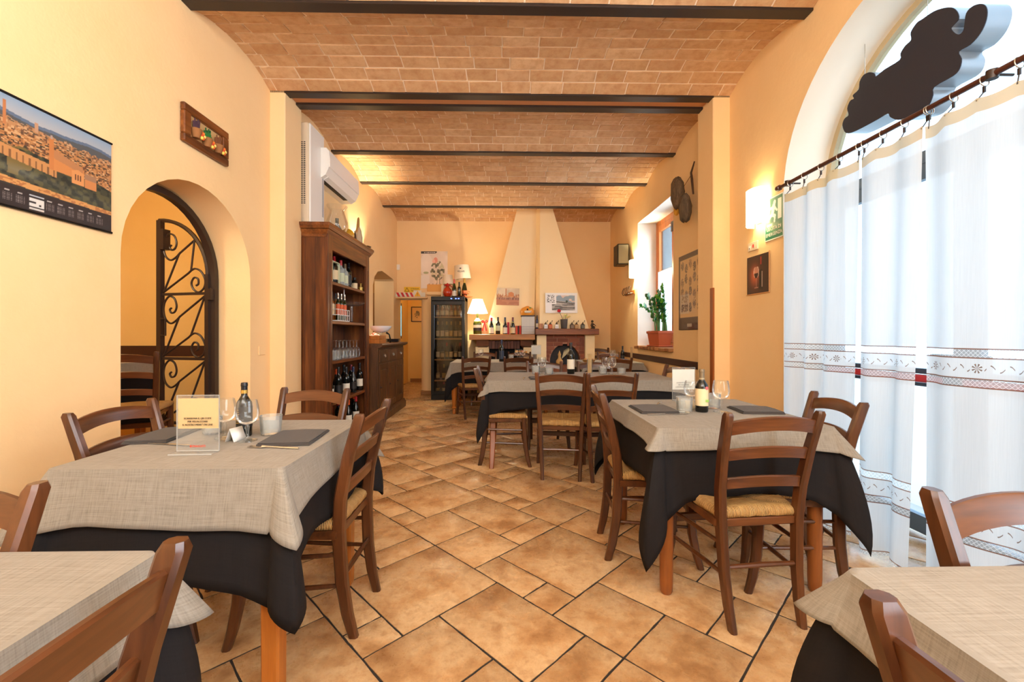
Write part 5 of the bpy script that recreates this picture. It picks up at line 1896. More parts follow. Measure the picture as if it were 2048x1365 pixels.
# things on the sideboard
wbx = thing('wooden_crate', 'light wooden crate on the sideboard next to the bookcase', 'crate', (-1.74, 5.80, 1.049))
for (a, b_, c_, d_) in ((-.10, .10, -.16, -.148), (-.10, .10, .148, .16), (-.10, -.088, -.148, .148), (.088, .10, -.148, .148)):
    for z in (0, .056):
        MB().box(a, b_, c_, d_, z, z + .052, c=.002).build('slat', M_PINE, wbx)
MB().box(-.09, .09, -.15, .15, 0, .01).build('crate_base', M_PINE, wbx)
for k in range(5):
    o = tag(MB().ball((0, 0, .03), .032, 0, 8, 6, (1, 1.3, .9)).build('sweet_packet', plain('red_white_packet%d' % (k % 2), ((206, 84, 66), (238, 214, 196))[k % 2], .4)), '%s sweet packet heaped in the sideboard crate' % ('red', 'pale', 'second red', 'second pale', 'third red')[k], 'packet', 'packets in the sideboard crate')
    o.location = (-1.74 + .035 * (k % 2) - .01, 5.70 + .045 * k, 1.115 + .012 * (k % 3))
bw = thing('glass_bowl', 'frosted glass bowl standing above the crate on the sideboard', 'bowl', (-1.74, 6.05, 1.049))
MB().lathe([(.07, 0), (.07, .006), (.015, .02), (.014, .13), (.03, .15)], 20).build('bowl_foot', M_GLASS, bw)
MB().lathe([(.03, .145), (.10, .165), (.145, .215), (.15, .24), (.145, .24), (.10, .175)], 28, caps=False).build('bowl_cup', plain('frosted_glass', (226, 230, 236), .3), bw)
for k in range(4):
    o = tag(MB().lathe([(.06, 0), (.115, .012), (.118, .016), (.10, .012), (.05, .006)], 26).build('plate', plain('dark_plate', (60, 64, 76), .25)), '%s dark plate of the stack at the sideboard end' % ('lowest', 'second lowest', 'second highest', 'topmost')[k], 'plate', 'stacked dark plates on the sideboard')
    o.location = (-1.74, 6.72, 1.0485 + .0125 * k)
ph = tag(MB().tube([(-1.70, 6.42, 1.052), (-1.69, 6.38, 1.10), (-1.70, 6.36, 1.17), (-1.74, 6.34, 1.20)], [.018, .012, .010, .016], 8).build('phone_handset', M_BLACKP), 'black curved handset next to the stacked plates on the sideboard', 'phone')

# ================================================================== WINE FRIDGE
wf = thing('wine_fridge', 'tall black glass-door wine fridge against the back wall', 'fridge', (0, 0, 0))
x0, x1, y0, y1, H = -1.293, -.690, 7.60, 8.19, 1.85
for nm, q in (('side_wall', MB().box(x0, x0 + .03, y0 + .05, y1, .02, H)), ('side_wall', MB().box(x1 - .03, x1, y0 + .05, y1, .02, H)), ('back_panel', MB().box(x0, x1, y1 - .02, y1, .02, H)), ('top_panel', MB().box(x0, x1, y0, y1, H - .075, H, c=.006)), ('base_panel', MB().box(x0, x1, y0 + .03, y1, .0, .12))):
    q.build(nm, M_BLACKP, wf)
df = MB().box(x0, x0 + .055, y0, y0 + .04, .10, H - .08, c=.005).box(x1 - .055, x1, y0, y0 + .04, .10, H - .08, c=.005).box(x0 + .05, x1 - .05, y0, y0 + .04, .10, .16, c=.005).box(x0 + .05, x1 - .05, y0, y0 + .04, H - .15, H - .08, c=.005).build('door', M_BLACKP, wf)
MB().box(x0 + .05, x1 - .05, y0 + .016, y0 + .022, .155, H - .145).build('door_glass', M_SMOKE, df)
MB().box(x0 + .058, x0 + .066, y0 - .01, y0, .9, 1.70, c=.003).build('door_handle', plain('blue_steel_trim', (90, 110, 140), .25, .6), df)
for k, xx in enumerate((-.93, -.85, -.80)):
    MB().box(xx - .012, xx + .012, y0 - .003, y0 + .002, H - .045, H - .033).build('status_light', plain('blue_led', (90, 120, 255), .4, emit=(70, 100, 255), es=9), wf)
M_FSH = wood('fridge_shelf_beech', (196, 150, 92), (214, 172, 114), None, 5, 'X', .5)
caps2 = [M_FOILR, M_FOILG, M_FOILB, M_FOILW, M_FOILB, M_FOILG]
labs2 = [M_PAPERC, M_PAPER, M_PAPER, M_PAPERC, M_FOILG, M_PAPERC]
for si, z in enumerate((1.49, 1.10, .725, .35, .13)):
    if si < 4:
        MB().box(x0 + .04, x1 - .04, y0 + .045, y0 + .07, z - .02, z, c=.003).build('shelf_front', M_FSH, wf)
        MB().box(x0 + .035, x1 - .035, y0 + .07, y1 - .03, z - .012, z - .002).build('shelf', M_BLACKP, wf)
    row = ('top', 'second', 'third', 'fourth', 'bottom')[si]
    for k in range(6 if si < 3 else 4):
        bottle('%s bottle from the left on the %s shelf of the wine fridge' % (ORD[k], row), 'bottle', 'bottles in the wine fridge, %s shelf' % row, (x0 + .105 + k * (.080 if si < 3 else .11), y0 + .12, z - .002 if si < 4 else .12), (.25, .31, .30, .28, .19)[si], .034, (M_BOTAM if si == 0 else M_BOTGN if si == 1 else M_BOTDK), labs2[(k + si) % 6], caps2[(k * 2 + si) % 6], 'bordeaux' if (k + si) % 3 else 'burgundy', (.14, .46), tiny=True)
lamp('fridge_light', 'AREA', (-.99, 7.80, 1.755), 2.2, (1.0, .86, .6), (0, 0, 0), .4, .15)

# on top of the fridge
zf = 1.851
tray = tag(MB().lathe([(.15, 0), (.18, .012), (.185, .016), (.15, .008)], 30).build('copper_plate', plain('copper', (200, 116, 76), .3, .6)), 'copper plate overhanging the right edge of the wine fridge', 'plate')
tray.location = (-.74, 7.80, zf)
jug = thing('red_jug', 'round red and amber glass jug on the wine fridge', 'jug', (-1.02, 7.76, zf))
MB().lathe([(.04, 0), (.075, .04), (.085, .09), (.07, .14), (.035, .18), (.030, .205), (.055, .225), (.058, .23)], 20).build('jug_body', plain('red_amber_glass', (176, 52, 22), .12), jug)
MB().lathe([(.06, .205), (.064, .215), (.035, .235), (.012, .245), (.014, .255)], 18).build('jug_lid', M_RED, jug)
MB().tube([(.06, 0, .20), (.10, 0, .17), (.085, 0, .10)], .009, 7).build('handle', M_RED, jug)
bottle('champagne bottle with pink foil in the middle of the fridge top', 'bottle', None, (-.90, 7.78, zf), .33, .042, M_BOTGN, M_PAPER, plain('pink_foil', (214, 96, 92), .35), 'burgundy', (.06, .34), cz=.76)
bottle('slim bottle with yellow label and black cap on the fridge top', 'bottle', None, (-.812, 7.80, zf), .28, .03, M_BOTDK, plain('yellow_label', (222, 200, 120), .6), M_FOILB, 'bordeaux', (.42, .74), cz=.8)
lb = thing('bottle_lamp', 'unlit lamp with cream shade on a gold-necked champagne bottle', 'lamp', (-.725, 7.90, zf))
MB().lathe([(.045, 0), (.05, .01), (.05, .15), (.036, .22), (.018, .28), (.016, .34)], 20).build('bottle_base', M_BOTGN, lb)
MB().lathe([(.020, .265), (.0175, .345), (.017, .385)], 16).build('neck_foil', M_FOILG, lb)
MB().lathe([(.155, .345), (.135, .60)], 28, caps=False).xf(Matrix.Rotation(rad(-5), 4, 'Y')).build('lamp_shade', M_SHADEOFF, lb)
MB().tube([(0, 0, .38), (0, 0, .58)], .004, 6).build('lamp_stem', M_STEEL, lb)
text('VILLARI', .045, (-.05, -.152, .47), ROT_BACK, M_INK, lb, sx=.9)
MB().lathe([(.010, 0), (.010, .002)], 10).xf(Matrix.Translation((-.06, -.150, .525)) @ Matrix.Rotation(rad(90), 4, 'X') @ Matrix.Scale(1.8, 4, (1, 0, 0))).build('printed_crest', M_INK, lb)
lc = thing('small_shade_lamp', 'small white shaded lamp with a twin cylinder base behind the red jug', 'lamp', (-1.10, 7.96, zf))
for dx in (-.035, .035):
    MB().lathe([(.03, 0), (.03, .24)], 16).xf(Matrix.Translation((dx, 0, 0))).build('cylinder_base', M_SHADEOFF, lc)
MB().lathe([(.10, .26), (.085, .43)], 24, caps=False).xf(Matrix.Translation((.06, 0, 0))).build('lamp_shade', M_SHADEOFF, lc)
cup = thing('copper_cup', 'copper cup standing on the copper plate', 'cup', (-.70, 7.72, zf + .016))
MB().lathe([(.03, 0), (.03, .006), (.018, .015), (.05, .04), (.062, .09), (.058, .10), (.045, .045)], 20).build('cup_body', plain('copper', (200, 116, 76), .3, .6), cup)
MB().tube([(.055, 0, .085), (.09, 0, .08), (.085, 0, .045), (.05, 0, .04)], .006, 7).build('handle', plain('copper', (200, 116, 76), .3, .6), cup)
bx = tag(MB().box(-1.46, -1.17, YB - .12, YB - .002, 1.99, 2.13, c=.006).build('cardboard_box', plain('orange_card', (232, 172, 96), .8)), 'plain orange box on the pier ledge beside the wine fridge', 'box')

# ================================================================== BACK WALL: POSTER, SIGNS
def p_flower(U, V):
    img = np.ones(U.shape + (3,)) * (232, 216, 200)
    n = vnoise(U, V, 5, 6, 3)
    img[:] = img + (n - .5)[..., None] * 26
    paint(img, ((U - .2) ** 2 / .06 + (V - .62) ** 2 / .10 < 1) * .5, (244, 236, 226))
    d = ((U - .62) ** 2 / .075 + (V - .48) ** 2 / .075)
    leaf = vnoise(U, V, 14, 18, 5)
    paint(img, (d < .95) & (leaf > .52), (122, 116, 84))
    paint(img, (d < .9) & (leaf < .30), (206, 198, 160))
    paint(img, (d < .6) & (leaf > .70), (86, 84, 60))
    paint(img, (abs(U - .68 - .12 * (V - .3)) < .07) & (V > .12) & (V < .38) & (vnoise(U, V, 30, 4, 8) > .4), (150, 140, 104))
    paint(img, ((U - .55) ** 2 + (V - .76) ** 2 < .006), (226, 150, 128))
    paint(img, ((U - .48) ** 2 + (V - .73) ** 2 < .003), (238, 186, 164))
    paint(img, ((U - .19) ** 2 / .02 + (V - .42) ** 2 / .002 < .5), (176, 178, 132))
    paint(img, (V < .36) & (U < .32), (238, 230, 222))
    st = np.sin(U * 46) > .55
    paint(img, st & (V < .13) & (U > .2), (176, 156, 132))
    tab = (V > .935) & (U < .6 - .05 * (V < .955))
    paint(img, tab, (66, 58, 54))
    paint(img, tab & (abs(V - .965) < .012) & (U > .12) & (U < .54) & (vnoise(U, V, 60, 2, 4) > .42), (210, 202, 192))
    return img


po = thing('flower_poster', 'poster of a pale plate with a flower bouquet on the back wall', 'poster', (-1.341, YB - .006, 2.425))
MB().box(-.257, .257, 0, .004, -.36, .36).build('poster_sheet', M_PAPER, po)
add_print('poster_print', .512, .716, 110, 150, p_flower, (0, -.0012, 0), ROT_BACK, po)
sn = tag(MB().box(-2.062, -2.003, YB - .03, YB, 2.42, 2.525, c=.006).build('sensor_box', M_WHITEP), 'small white sensor box in the top left corner of the back wall', 'sensor')
ys_ = thing('warning_sign', 'yellow head clearance warning plate above the low doorway', 'sign', (-1.77, YB - .004, 2.04))
MB().box(-.155, .155, 0, .004, -.053, .053, c=.001).build('sign_plate', plain('warning_yellow', (240, 194, 20), .4), ys_)
tri = [(-.048, -.036), (.048, -.036), (0, .042)]
MB().prism([(x - .10, z) for x, z in tri], lambda x, z: (x, -.001, z), lambda x, z: (x, .001, z)).build('triangle_border', M_INK, ys_)
MB().prism([(x * .72 - .10, z * .72 - .003) for x, z in tri], lambda x, z: (x, -.002, z), lambda x, z: (x, .001, z)).build('triangle_fill', plain('warning_yellow', (240, 194, 20), .4), ys_)
text('!', .045, (-.10, -.0025, -.004), ROT_BACK, M_INK, ys_)
text('ATTENZIONE', .030, (.05, -.0015, .018), ROT_BACK, M_INK, ys_, sx=.85)
text('ALLA TESTA', .030, (.05, -.0015, -.018), ROT_BACK, M_INK, ys_, sx=.85)
lt = structure(MB().box(-2.055, -1.46, 8.14, YB + .02, 1.862, 1.885, c=.004).build('trim_lintel_shelf', M_WALL))
tp = thing('hazard_tape', 'red and white striped hazard tape along the low doorway lintel', 'tape', (-1.77, 8.14, 1.91))
MB().box(-.285, .28, -.012, .0, -.022, .062).build('tape_band', M_PAPER, tp)
for k in range(5):
    xa = -.275 + k * .085
    MB().prism([(xa, .060), (xa + .045, .060), (xa + .085, -.020), (xa + .040, -.020)], lambda x, z: (x, -.0135, z), lambda x, z: (x, -.0115, z)).build('red_stripe', M_RED, tp)
wt = thing('warning_triangle', 'white card with a yellow warning triangle on the doorway lintel', 'sign', (-1.635, 8.115, 1.886))
MB().box(-.075, .075, 0, .004, 0, .125).build('card', M_PAPER, wt)
MB().prism([(-.062, .008), (.062, .008), (0, .118)], lambda x, z: (x, -.002, z), lambda x, z: (x, 0, z)).build('triangle', plain('warning_amber', (232, 172, 30), .5), wt)
text('!', .075, (0, -.003, .045), ROT_BACK, M_INK, wt)


def p_bot(U, V):
    img = np.ones(U.shape + (3,)) * (228, 190, 120)
    n = vnoise(U, V, 12, 12, 9)
    paint(img, ((U - .5) ** 2 + (V - .5) ** 2 < .07) & (n > .5), (110, 96, 66))
    paint(img, ((U - .5) ** 2 + (V - .52) ** 2 < .02) & (n < .4), (150, 140, 90))
    paint(img, (abs(U - .5) < .02) & (V < .5) & (V > .2), (110, 96, 66))
    return img


bp = thing('botanical_print', 'small framed botanical print in the corridor beyond the doorway', 'picture', (-2.131, 10.53, 1.672))
MB().box(-.142, .142, -.012, .016, -.186, -.168).box(-.142, .142, -.012, .016, .168, .186).box(-.142, -.124, -.012, .016, -.17, .17).box(.124, .142, -.012, .016, -.17, .17).build('frame', M_IRON, bp)
MB().box(-.13, .13, .0, .014, -.175, .175).build('backing', M_PAPERC, bp)
add_print('print', .25, .34, 30, 40, p_bot, (0, -.001, 0), ROT_BACK, bp)
bw_ = thing('corridor_window', 'narrow bright blue window at the end of the corridor', 'window', (-2.345, 9.3, 1.48))
MB().box(-.01, .03, -.42, .42, -.40, .40).build('window_frame', M_IRON, bw_)
MB().box(.03, .036, -.36, .36, -.34, .34).build('lit_pane', plain('blue_daylight_pane', (140, 214, 240), .4, emit=(120, 210, 240), es=1.2), bw_)
kd = structure(thing('door_2', 'brown wooden kitchen door glimpsed through the serving arch', 'door', (-3.0, 8.58, 0)))
del kd['category']
MB().box(-.40, .45, -.03, .02, 0, 2.0, c=.004).build('door_panel', wood('ochre_door', (150, 104, 44), (172, 122, 54), None, 4, 'Z', .5), kd)
MB().box(.10, .14, -.05, -.03, 1.55, 1.7).build('closer', M_BLACKP, kd)
MB().box(-.2, .08, -.045, -.03, .2, 1.75, c=.01).build('door_inset', plain('tan_inset', (176, 128, 76), .6), kd)

# ================================================================== MANTEL DISPLAY
zm = 1.176
for i, (x, y, cp, lb, stl, h) in enumerate(((-.214, 7.56, M_FOILR, M_PAPER, 'burgundy', .295), (-.098, 7.58, M_FOILB, M_PAPERG, 'bordeaux', .305), (.027, 7.56, M_FOILN, M_PAPER, 'burgundy', .30), (.165, 7.56, M_FOILU, M_PAPERC, 'burgundy', .30))):
    lab = ('red-capped wine bottle nearest the glowing lamp on the left mantel', 'square-shouldered wine bottle with green label on the left mantel', 'navy-capped wine bottle in the middle of the left mantel', 'burgundy-capped wine bottle with cream label beside the red books')[i]
    q = bottle(lab, 'bottle', None, (x, y, zm), h, .041, M_BOTDK, lb, cp, stl, (.05, .40) if i != 1 else (.2, .5), cz=.8)
    if i == 3:
        MB().lathe([(.019, .195), (.026, .215)], 16, caps=False).build('neck_label', plain('yellow_label', (222, 200, 120), .6), q)
bb = thing('red_bow_bag', 'clear gift bag tied with a red ribbon bow on the left mantel', 'gift bag', (-.34, 7.62, zm))
MB().loft([[(w * math.cos(a), d * math.sin(a), z) for a in [i * 2 * PI / 14 for i in range(14)]] for w, d, z in ((.055, .035, 0), (.065, .04, .06), (.055, .035, .16), (.02, .015, .21), (.05, .03, .27))]).build('cellophane', plain('peach_cellophane', (240, 196, 150), .25), bb)
for sx in (-1, 1):
    MB().tube([(0, -.03, .215), (sx * .035, -.04, .25), (sx * .055, -.04, .235), (sx * .03, -.04, .21), (0, -.03, .213)], [.006, .012, .013, .011, .006], 7).build('bow_loop', M_RED, bb)
    MB().tube([(0, -.03, .21), (sx * .018, -.045, .14), (sx * .035, -.05, .06)], [.006, .010, .012], 6).build('ribbon_tail', M_RED, bb)
M_BKR = plain('red_book', (190, 40, 40), .6)
for i, (x, w, h, yy, c) in enumerate(((.085, .032, .215, 7.68, (198, 36, 56)), (.235, .03, .150, 7.62, (206, 70, 44)), (.268, .024, .150, 7.62, (60, 34, 34)), (.297, .032, .152, 7.62, (200, 44, 36)))):
    bkk = thing('book', ('tall spotted crimson box behind the mantel bottles', 'orange-red book next to the burgundy-capped bottle', 'thin dark book between two red books', 'red book against the plaid box')[i], 'book', (x, yy, zm), 0, 'books on the left mantel')
    MB().box(-w / 2, w / 2, -.06, .06, 0, h, c=.002).build('cover', plain('book_cover%d' % i, c, .6), bkk)
    MB().box(-w / 2 + .003, w / 2 - .003, -.056, .061, h - .006, h + .0006).build('pages', M_PAPER, bkk)
pbx = thing('plaid_box', 'white plaid box with a dark lid on the left mantel', 'box', (.436, 7.60, zm))
MB().box(-.115, .115, -.09, .09, 0, .315, c=.002).build('box_body', plain('white_plaid', (214, 214, 210), .6), pbx)
MB().box(-.125, .125, -.10, .10, .312, .335, c=.003).build('box_lid', plain('dark_lid', (50, 40, 48), .5), pbx)
for k in range(9):
    MB().box(-.112 + k * .0265, -.108 + k * .0265, -.0908, -.0898, .002, .31).build('plaid_line', plain('plaid_grey', (150, 150, 158), .6), pbx)
for k in range(5):
    MB().box(-.115, .115, -.0912, -.0902, .02 + k * .028, .026 + k * .028).build('plaid_line', plain('plaid_slate', (116, 116, 136), .6), pbx)
pt = thing('panettone_bag', 'orange wrapped cake in clear film on the plaid box', 'cake', (.425, 7.60, zm + .335))
MB().loft([[(w * math.cos(a) * (1 + .04 * math.sin(5 * a)), .7 * w * math.sin(a), z) for a in [i * 2 * PI / 20 for i in range(20)]] for w, z in ((.105, 0), (.125, .03), (.128, .08), (.10, .13), (.05, .155), (.02, .17))]).build('wrapper', plain('orange_wrapper', (232, 156, 62), .3), pt)
MB().box(-.055, .055, -.097, -.090, .045, .082, c=.008).build('wrapper_label', M_PAPER, pt)
MB().box(.03, .07, -.07, -.05, .125, .145, c=.006).build('green_tag', plain('green_tag', (104, 140, 56), .5), pt)
MB().ball((0, -.085, .105), .016, 0, 8, 6).build('dark_seal', M_INK, pt)
zr = 1.273
for i, (x, w, h, c, cat, lab) in enumerate(((.655, .07, .09, (196, 120, 60), 'box', 'small wooden block at the left end of the right mantel'),)):
    o = tag(MB().box(-w / 2, w / 2, -.03, .03, 0, h, c=.004).build('wooden_block', M_PINE), lab, cat)
    o.location = (x, 7.46, zr)
for i, (x, h, c, lab) in enumerate(((.60, .24, (58, 66, 110), 'slim navy bottle behind the plaid box'), (.65, .22, (196, 112, 64), 'slim amber bottle left of the ceramic grinders'))):
    q = bottle(lab, 'bottle', None, (x, 7.55 + .03 * (1 - i), zr), h, .022, plain('slim_glass%d' % i, c, .3), M_PAPER, plain('slim_cap%d' % i, tuple(v * .7 for v in c), .4), 'spirit', (.1, .4), 'slim_bottle', tiny=True)
for i, (x, c, lab) in enumerate(((.742, (232, 230, 228), 'white ceramic coffee grinder, leftmost on the right mantel'), (.822, (206, 98, 44), 'orange ceramic coffee grinder on the right mantel'), (.935, (238, 234, 228), 'white ceramic coffee grinder beside the rose vase'), (1.205, (116, 92, 70), 'brown wooden coffee grinder right of the rose vase'), (1.285, (180, 138, 84), 'tan wooden coffee grinder, middle of the right mantel'), (1.395, (96, 92, 80), 'dark square coffee grinder near the right end of the right mantel'))):
    t = thing('coffee_grinder', lab, 'grinder', (x, 7.46, zr), 0, 'small coffee grinders on the right mantel')
    MB().box(-.033, .033, -.033, .033, 0, .075, c=.005).build('body', plain('grinder_body%d' % i, c, .5), t)
    MB().lathe([(.022, .075), (.024, .085), (.01, .095), (.005, .115)], 12).build('hopper', M_IRON, t)
    MB().tube([(0, 0, .113), (.03, 0, .118), (.034, 0, .135)], .004, 6).ball((.034, 0, .138), .008, 0, 8, 5).build('crank', M_IRON, t)
    MB().box(-.018, .018, -.0355, -.033, .02, .045, c=.001).build('drawer_front', plain('grinder_front%d' % i, tuple(min(255, v * .75 + 40) for v in c), .5), t)
vs_ = thing('rose_vase', 'grey glass vase holding a red rose and yellow leaves on the right mantel', 'vase', (1.065, 7.46, zr))
MB().lathe([(.048, 0), (.052, .006), (.060, .08), (.066, .165), (.062, .165), (.05, .02)], 22).build('vase_glass', plain('smoke_grey_glass', (88, 84, 84), .1, 0, .6), vs_)
MB().tube([(.01, 0, .02), (-.03, -.01, .18), (-.085, -.02, .30)], .004, 6).tube([(0, 0, .02), (.03, 0, .2), (.05, 0, .26)], .004, 6).tube([(0, 0, .02), (.06, 0, .18), (.09, 0, .22)], .003, 6).build('stem', plain('rose_stem', (92, 62, 52), .6), vs_)
rs = MB().ball((-.092, -.022, .318), .026, 0, 12, 8, (1, 1, 1.05))
for k in range(5):
    rs.ball((-.092 + .014 * math.cos(k * 1.26), -.022 + .014 * math.sin(k * 1.26), .312), .02, 0, 8, 6, (1, 1, 1.2))
rs.build('rose_bloom', plain('rose_red', (196, 16, 44), .5), vs_)
for k, (x, z, c) in enumerate(((.03, .23, (176, 190, 80)), (.055, .20, (222, 200, 110)), (.00, .24, (226, 214, 140)), (.09, .215, (232, 204, 120)), (-.01, .19, (204, 210, 130)))):
    MB().prism([(x - .028, z), (x, z - .014), (x + .03, z + .006), (x, z + .016)], lambda a, b_, k=k: (a, -.02 - .006 * k, b_), lambda a, b_, k=k: (a, -.018 - .006 * k, b_)).build('leaf', plain('vase_leaf%d' % k, c, .6), vs_)
fg = thing('bronze_figurine', 'dark bronze seated figurine at the right end of the right mantel', 'figurine', (1.575, 7.48, zr))
MB().lathe([(.04, 0), (.038, .012), (.025, .02)], 14).tube([(0, 0, .015), (-.012, 0, .06), (-.004, 0, .10)], [.020, .026, .020], 8).tube([(0, 0, .09), (.03, -.01, .07), (.055, -.01, .045)], [.010, .008, .006], 7).tube([(-.01, 0, .03), (.03, -.02, .035), (.035, -.02, .01)], [.014, .011, .008], 7).ball((-.006, 0, .128), .024, 0, 10, 7).build('figure_body', plain('dark_bronze', (58, 50, 44), .4, .4), fg)


def p_town(U, V):
    img = np.zeros(U.shape + (3,))
    n = vnoise(U, V, 8, 4, 21)
    img[:] = (206, 188, 160)
    img[:] = img + (n - .5)[..., None] * 40
    bld = vnoise(U, V * 0, 22, 1, 4) * .16 + .52
    paint(img, V < bld, (196, 140, 96))
    c = cells(U, V, 26, 22, 7)
    paint(img, (V < bld) & (c > .6), (160, 100, 66))
    paint(img, (V < bld) & (c < .2), (216, 176, 130))
    paint(img, (abs(U - .41) < .022) & (V < .98) & (V > .5), (190, 116, 66))
    paint(img, (abs(U - .64) < .12) & (V < .70 + .08 * (1 - ((U - .64) / .12) ** 2)) & (V > .5), (206, 128, 70))
    paint(img, (V < .45), (128, 84, 66))
    paint(img, (V < .45) & (vnoise(U, V, 40, 8, 3) > .55), (176, 124, 96))
    paint(img, V < .32, (176, 112, 76))
    paint(img, (V < .32) & (vnoise(U, V, 6, 12, 3) > .6), (190, 128, 90))
    return img


tpn = thing('town_photo', 'sepia photograph of a towered town square on the left hood', 'picture', (.078, 7.688, 1.855))
MB().box(-.205, .205, 0, .003, -.155, .155).build('photo_sheet', M_PAPER, tpn)
add_print('print', .41, .31, 70, 54, p_town, (0, -.001, 0), ROT_BACK, tpn)
tpn.rotation_euler = (rad(-3.2), rad(1.5), 0)


def p_cal2(U, V):
    img = np.ones(U.shape + (3,)) * (240, 241, 243)
    a = (U > .34) & (U < .92) & (V > .44) & (V < .88)
    b2 = (U > .20) & (U < .92) & (V > .13) & (V <= .44)
    n = vnoise(U, V, 9, 9, 31)
    paint(img, a, (140, 160, 176))
    paint(img, a & (n > .56) & (V > .55), (222, 200, 186))
    paint(img, a & (V < .62 - .2 * (U - .34)), (178, 176, 172))
    paint(img, a & (abs(V - (.56 - .18 * (U - .34))) < .03), (84, 84, 84))
    paint(img, ((U - .67) ** 2 + (V - .58) ** 2 * .6 < .0016), (48, 70, 56))
    paint(img, b2, (168, 166, 164))
    paint(img, b2 & (vnoise(U, V, 5, 30, 6) > .5), (92, 92, 92))
    g = (U > .05) & (U < .29) & (V > .50) & (V < .91)
    paint(img, g & (vnoise(U, V, 60, 40, 12) > .52), (80, 82, 84))
    return img


c2 = thing('wall_calendar', 'white landscape calendar on the right chimney hood', 'calendar', (1.025, 7.512, 1.73))
MB().box(-.285, .285, 0, .006, -.18, .18, c=.001).build('calendar_sheet', M_WHITEP, c2)
add_print('print', .568, .358, 110, 70, p_cal2, (0, -.0012, 0), ROT_BACK, c2)
c2.rotation_euler = (rad(-5.2), 0, 0)
# hearth decorations in the arched fireplace
cs = thing('corn_husk_doll', 'straw gourd with dried wheat leaning in the arched fireplace', 'ornament', (.985, 7.46, .626))
MB().lathe([(.035, 0), (.065, .04), (.06, .085), (.03, .12), (.022, .16), (.03, .19), (.012, .235), (.004, .26)], 16).build('gourd', plain('straw_gourd', (206, 166, 104), .8), cs)
for k in range(9):
    a = -1.0 + k * .22
    MB().tube([(.04, 0, .12), (.07 + .05 * math.sin(a + 1), 0, .20), (.09 + .10 * math.sin(a + .9), -.01, .22 + .09 * math.cos(a))], [.004, .009, .002], 6).build('wheat_ear', plain('dried_wheat', (196, 186, 150), .85), cs)
og = tag(MB().lathe([(.03, 0), (.055, .03), (.05, .06), (.02, .08), (.01, .10)], 14).build('orange_gourd', plain('orange_gourd', (224, 150, 70), .6)), 'small orange gourd on the hearth of the arched fireplace', 'gourd')
og.location = (1.17, 7.45, .626)
gb = tag(MB().lathe([(.02, 0), (.022, .05), (.01, .09), (.006, .13)], 12).build('green_candle', plain('olive_green_wax', (186, 176, 84), .6)), 'slim olive candle beside the orange gourd on the hearth', 'candle')
gb.location = (1.245, 7.45, .626)
ob = thing('autumn_bouquet', 'bunch of dried orange leaves on the ledge of the low fireplace', 'ornament', (.30, 7.57, .621))
MB().lathe([(.04, 0), (.05, .08), (.035, .16)], 14).build('pot', plain('grey_pot', (150, 140, 128), .6), ob)
for k in range(14):
    a, e = R.uniform(0, 6.3), R.uniform(.03, .11)
    p = (e * math.cos(a), .4 * e * math.sin(a), .20 + R.uniform(-.02, .10))
    MB().ball(p, .022, 0, 6, 4, (1.3, .3, .7)).build('dried_leaf', plain('autumn_orange%d' % (k % 3), ((226, 150, 50), (206, 110, 40), (236, 180, 90))[k % 3], .7), ob)
wb_ = tag(MB().box(-.07, .07, -.05, .05, 0, .10, c=.004).build('wooden_box', M_PINE), 'small honey-coloured wooden box on the low fireplace ledge', 'box')
wb_.location = (.43, 7.57, .621)
wb_.location.z = .621

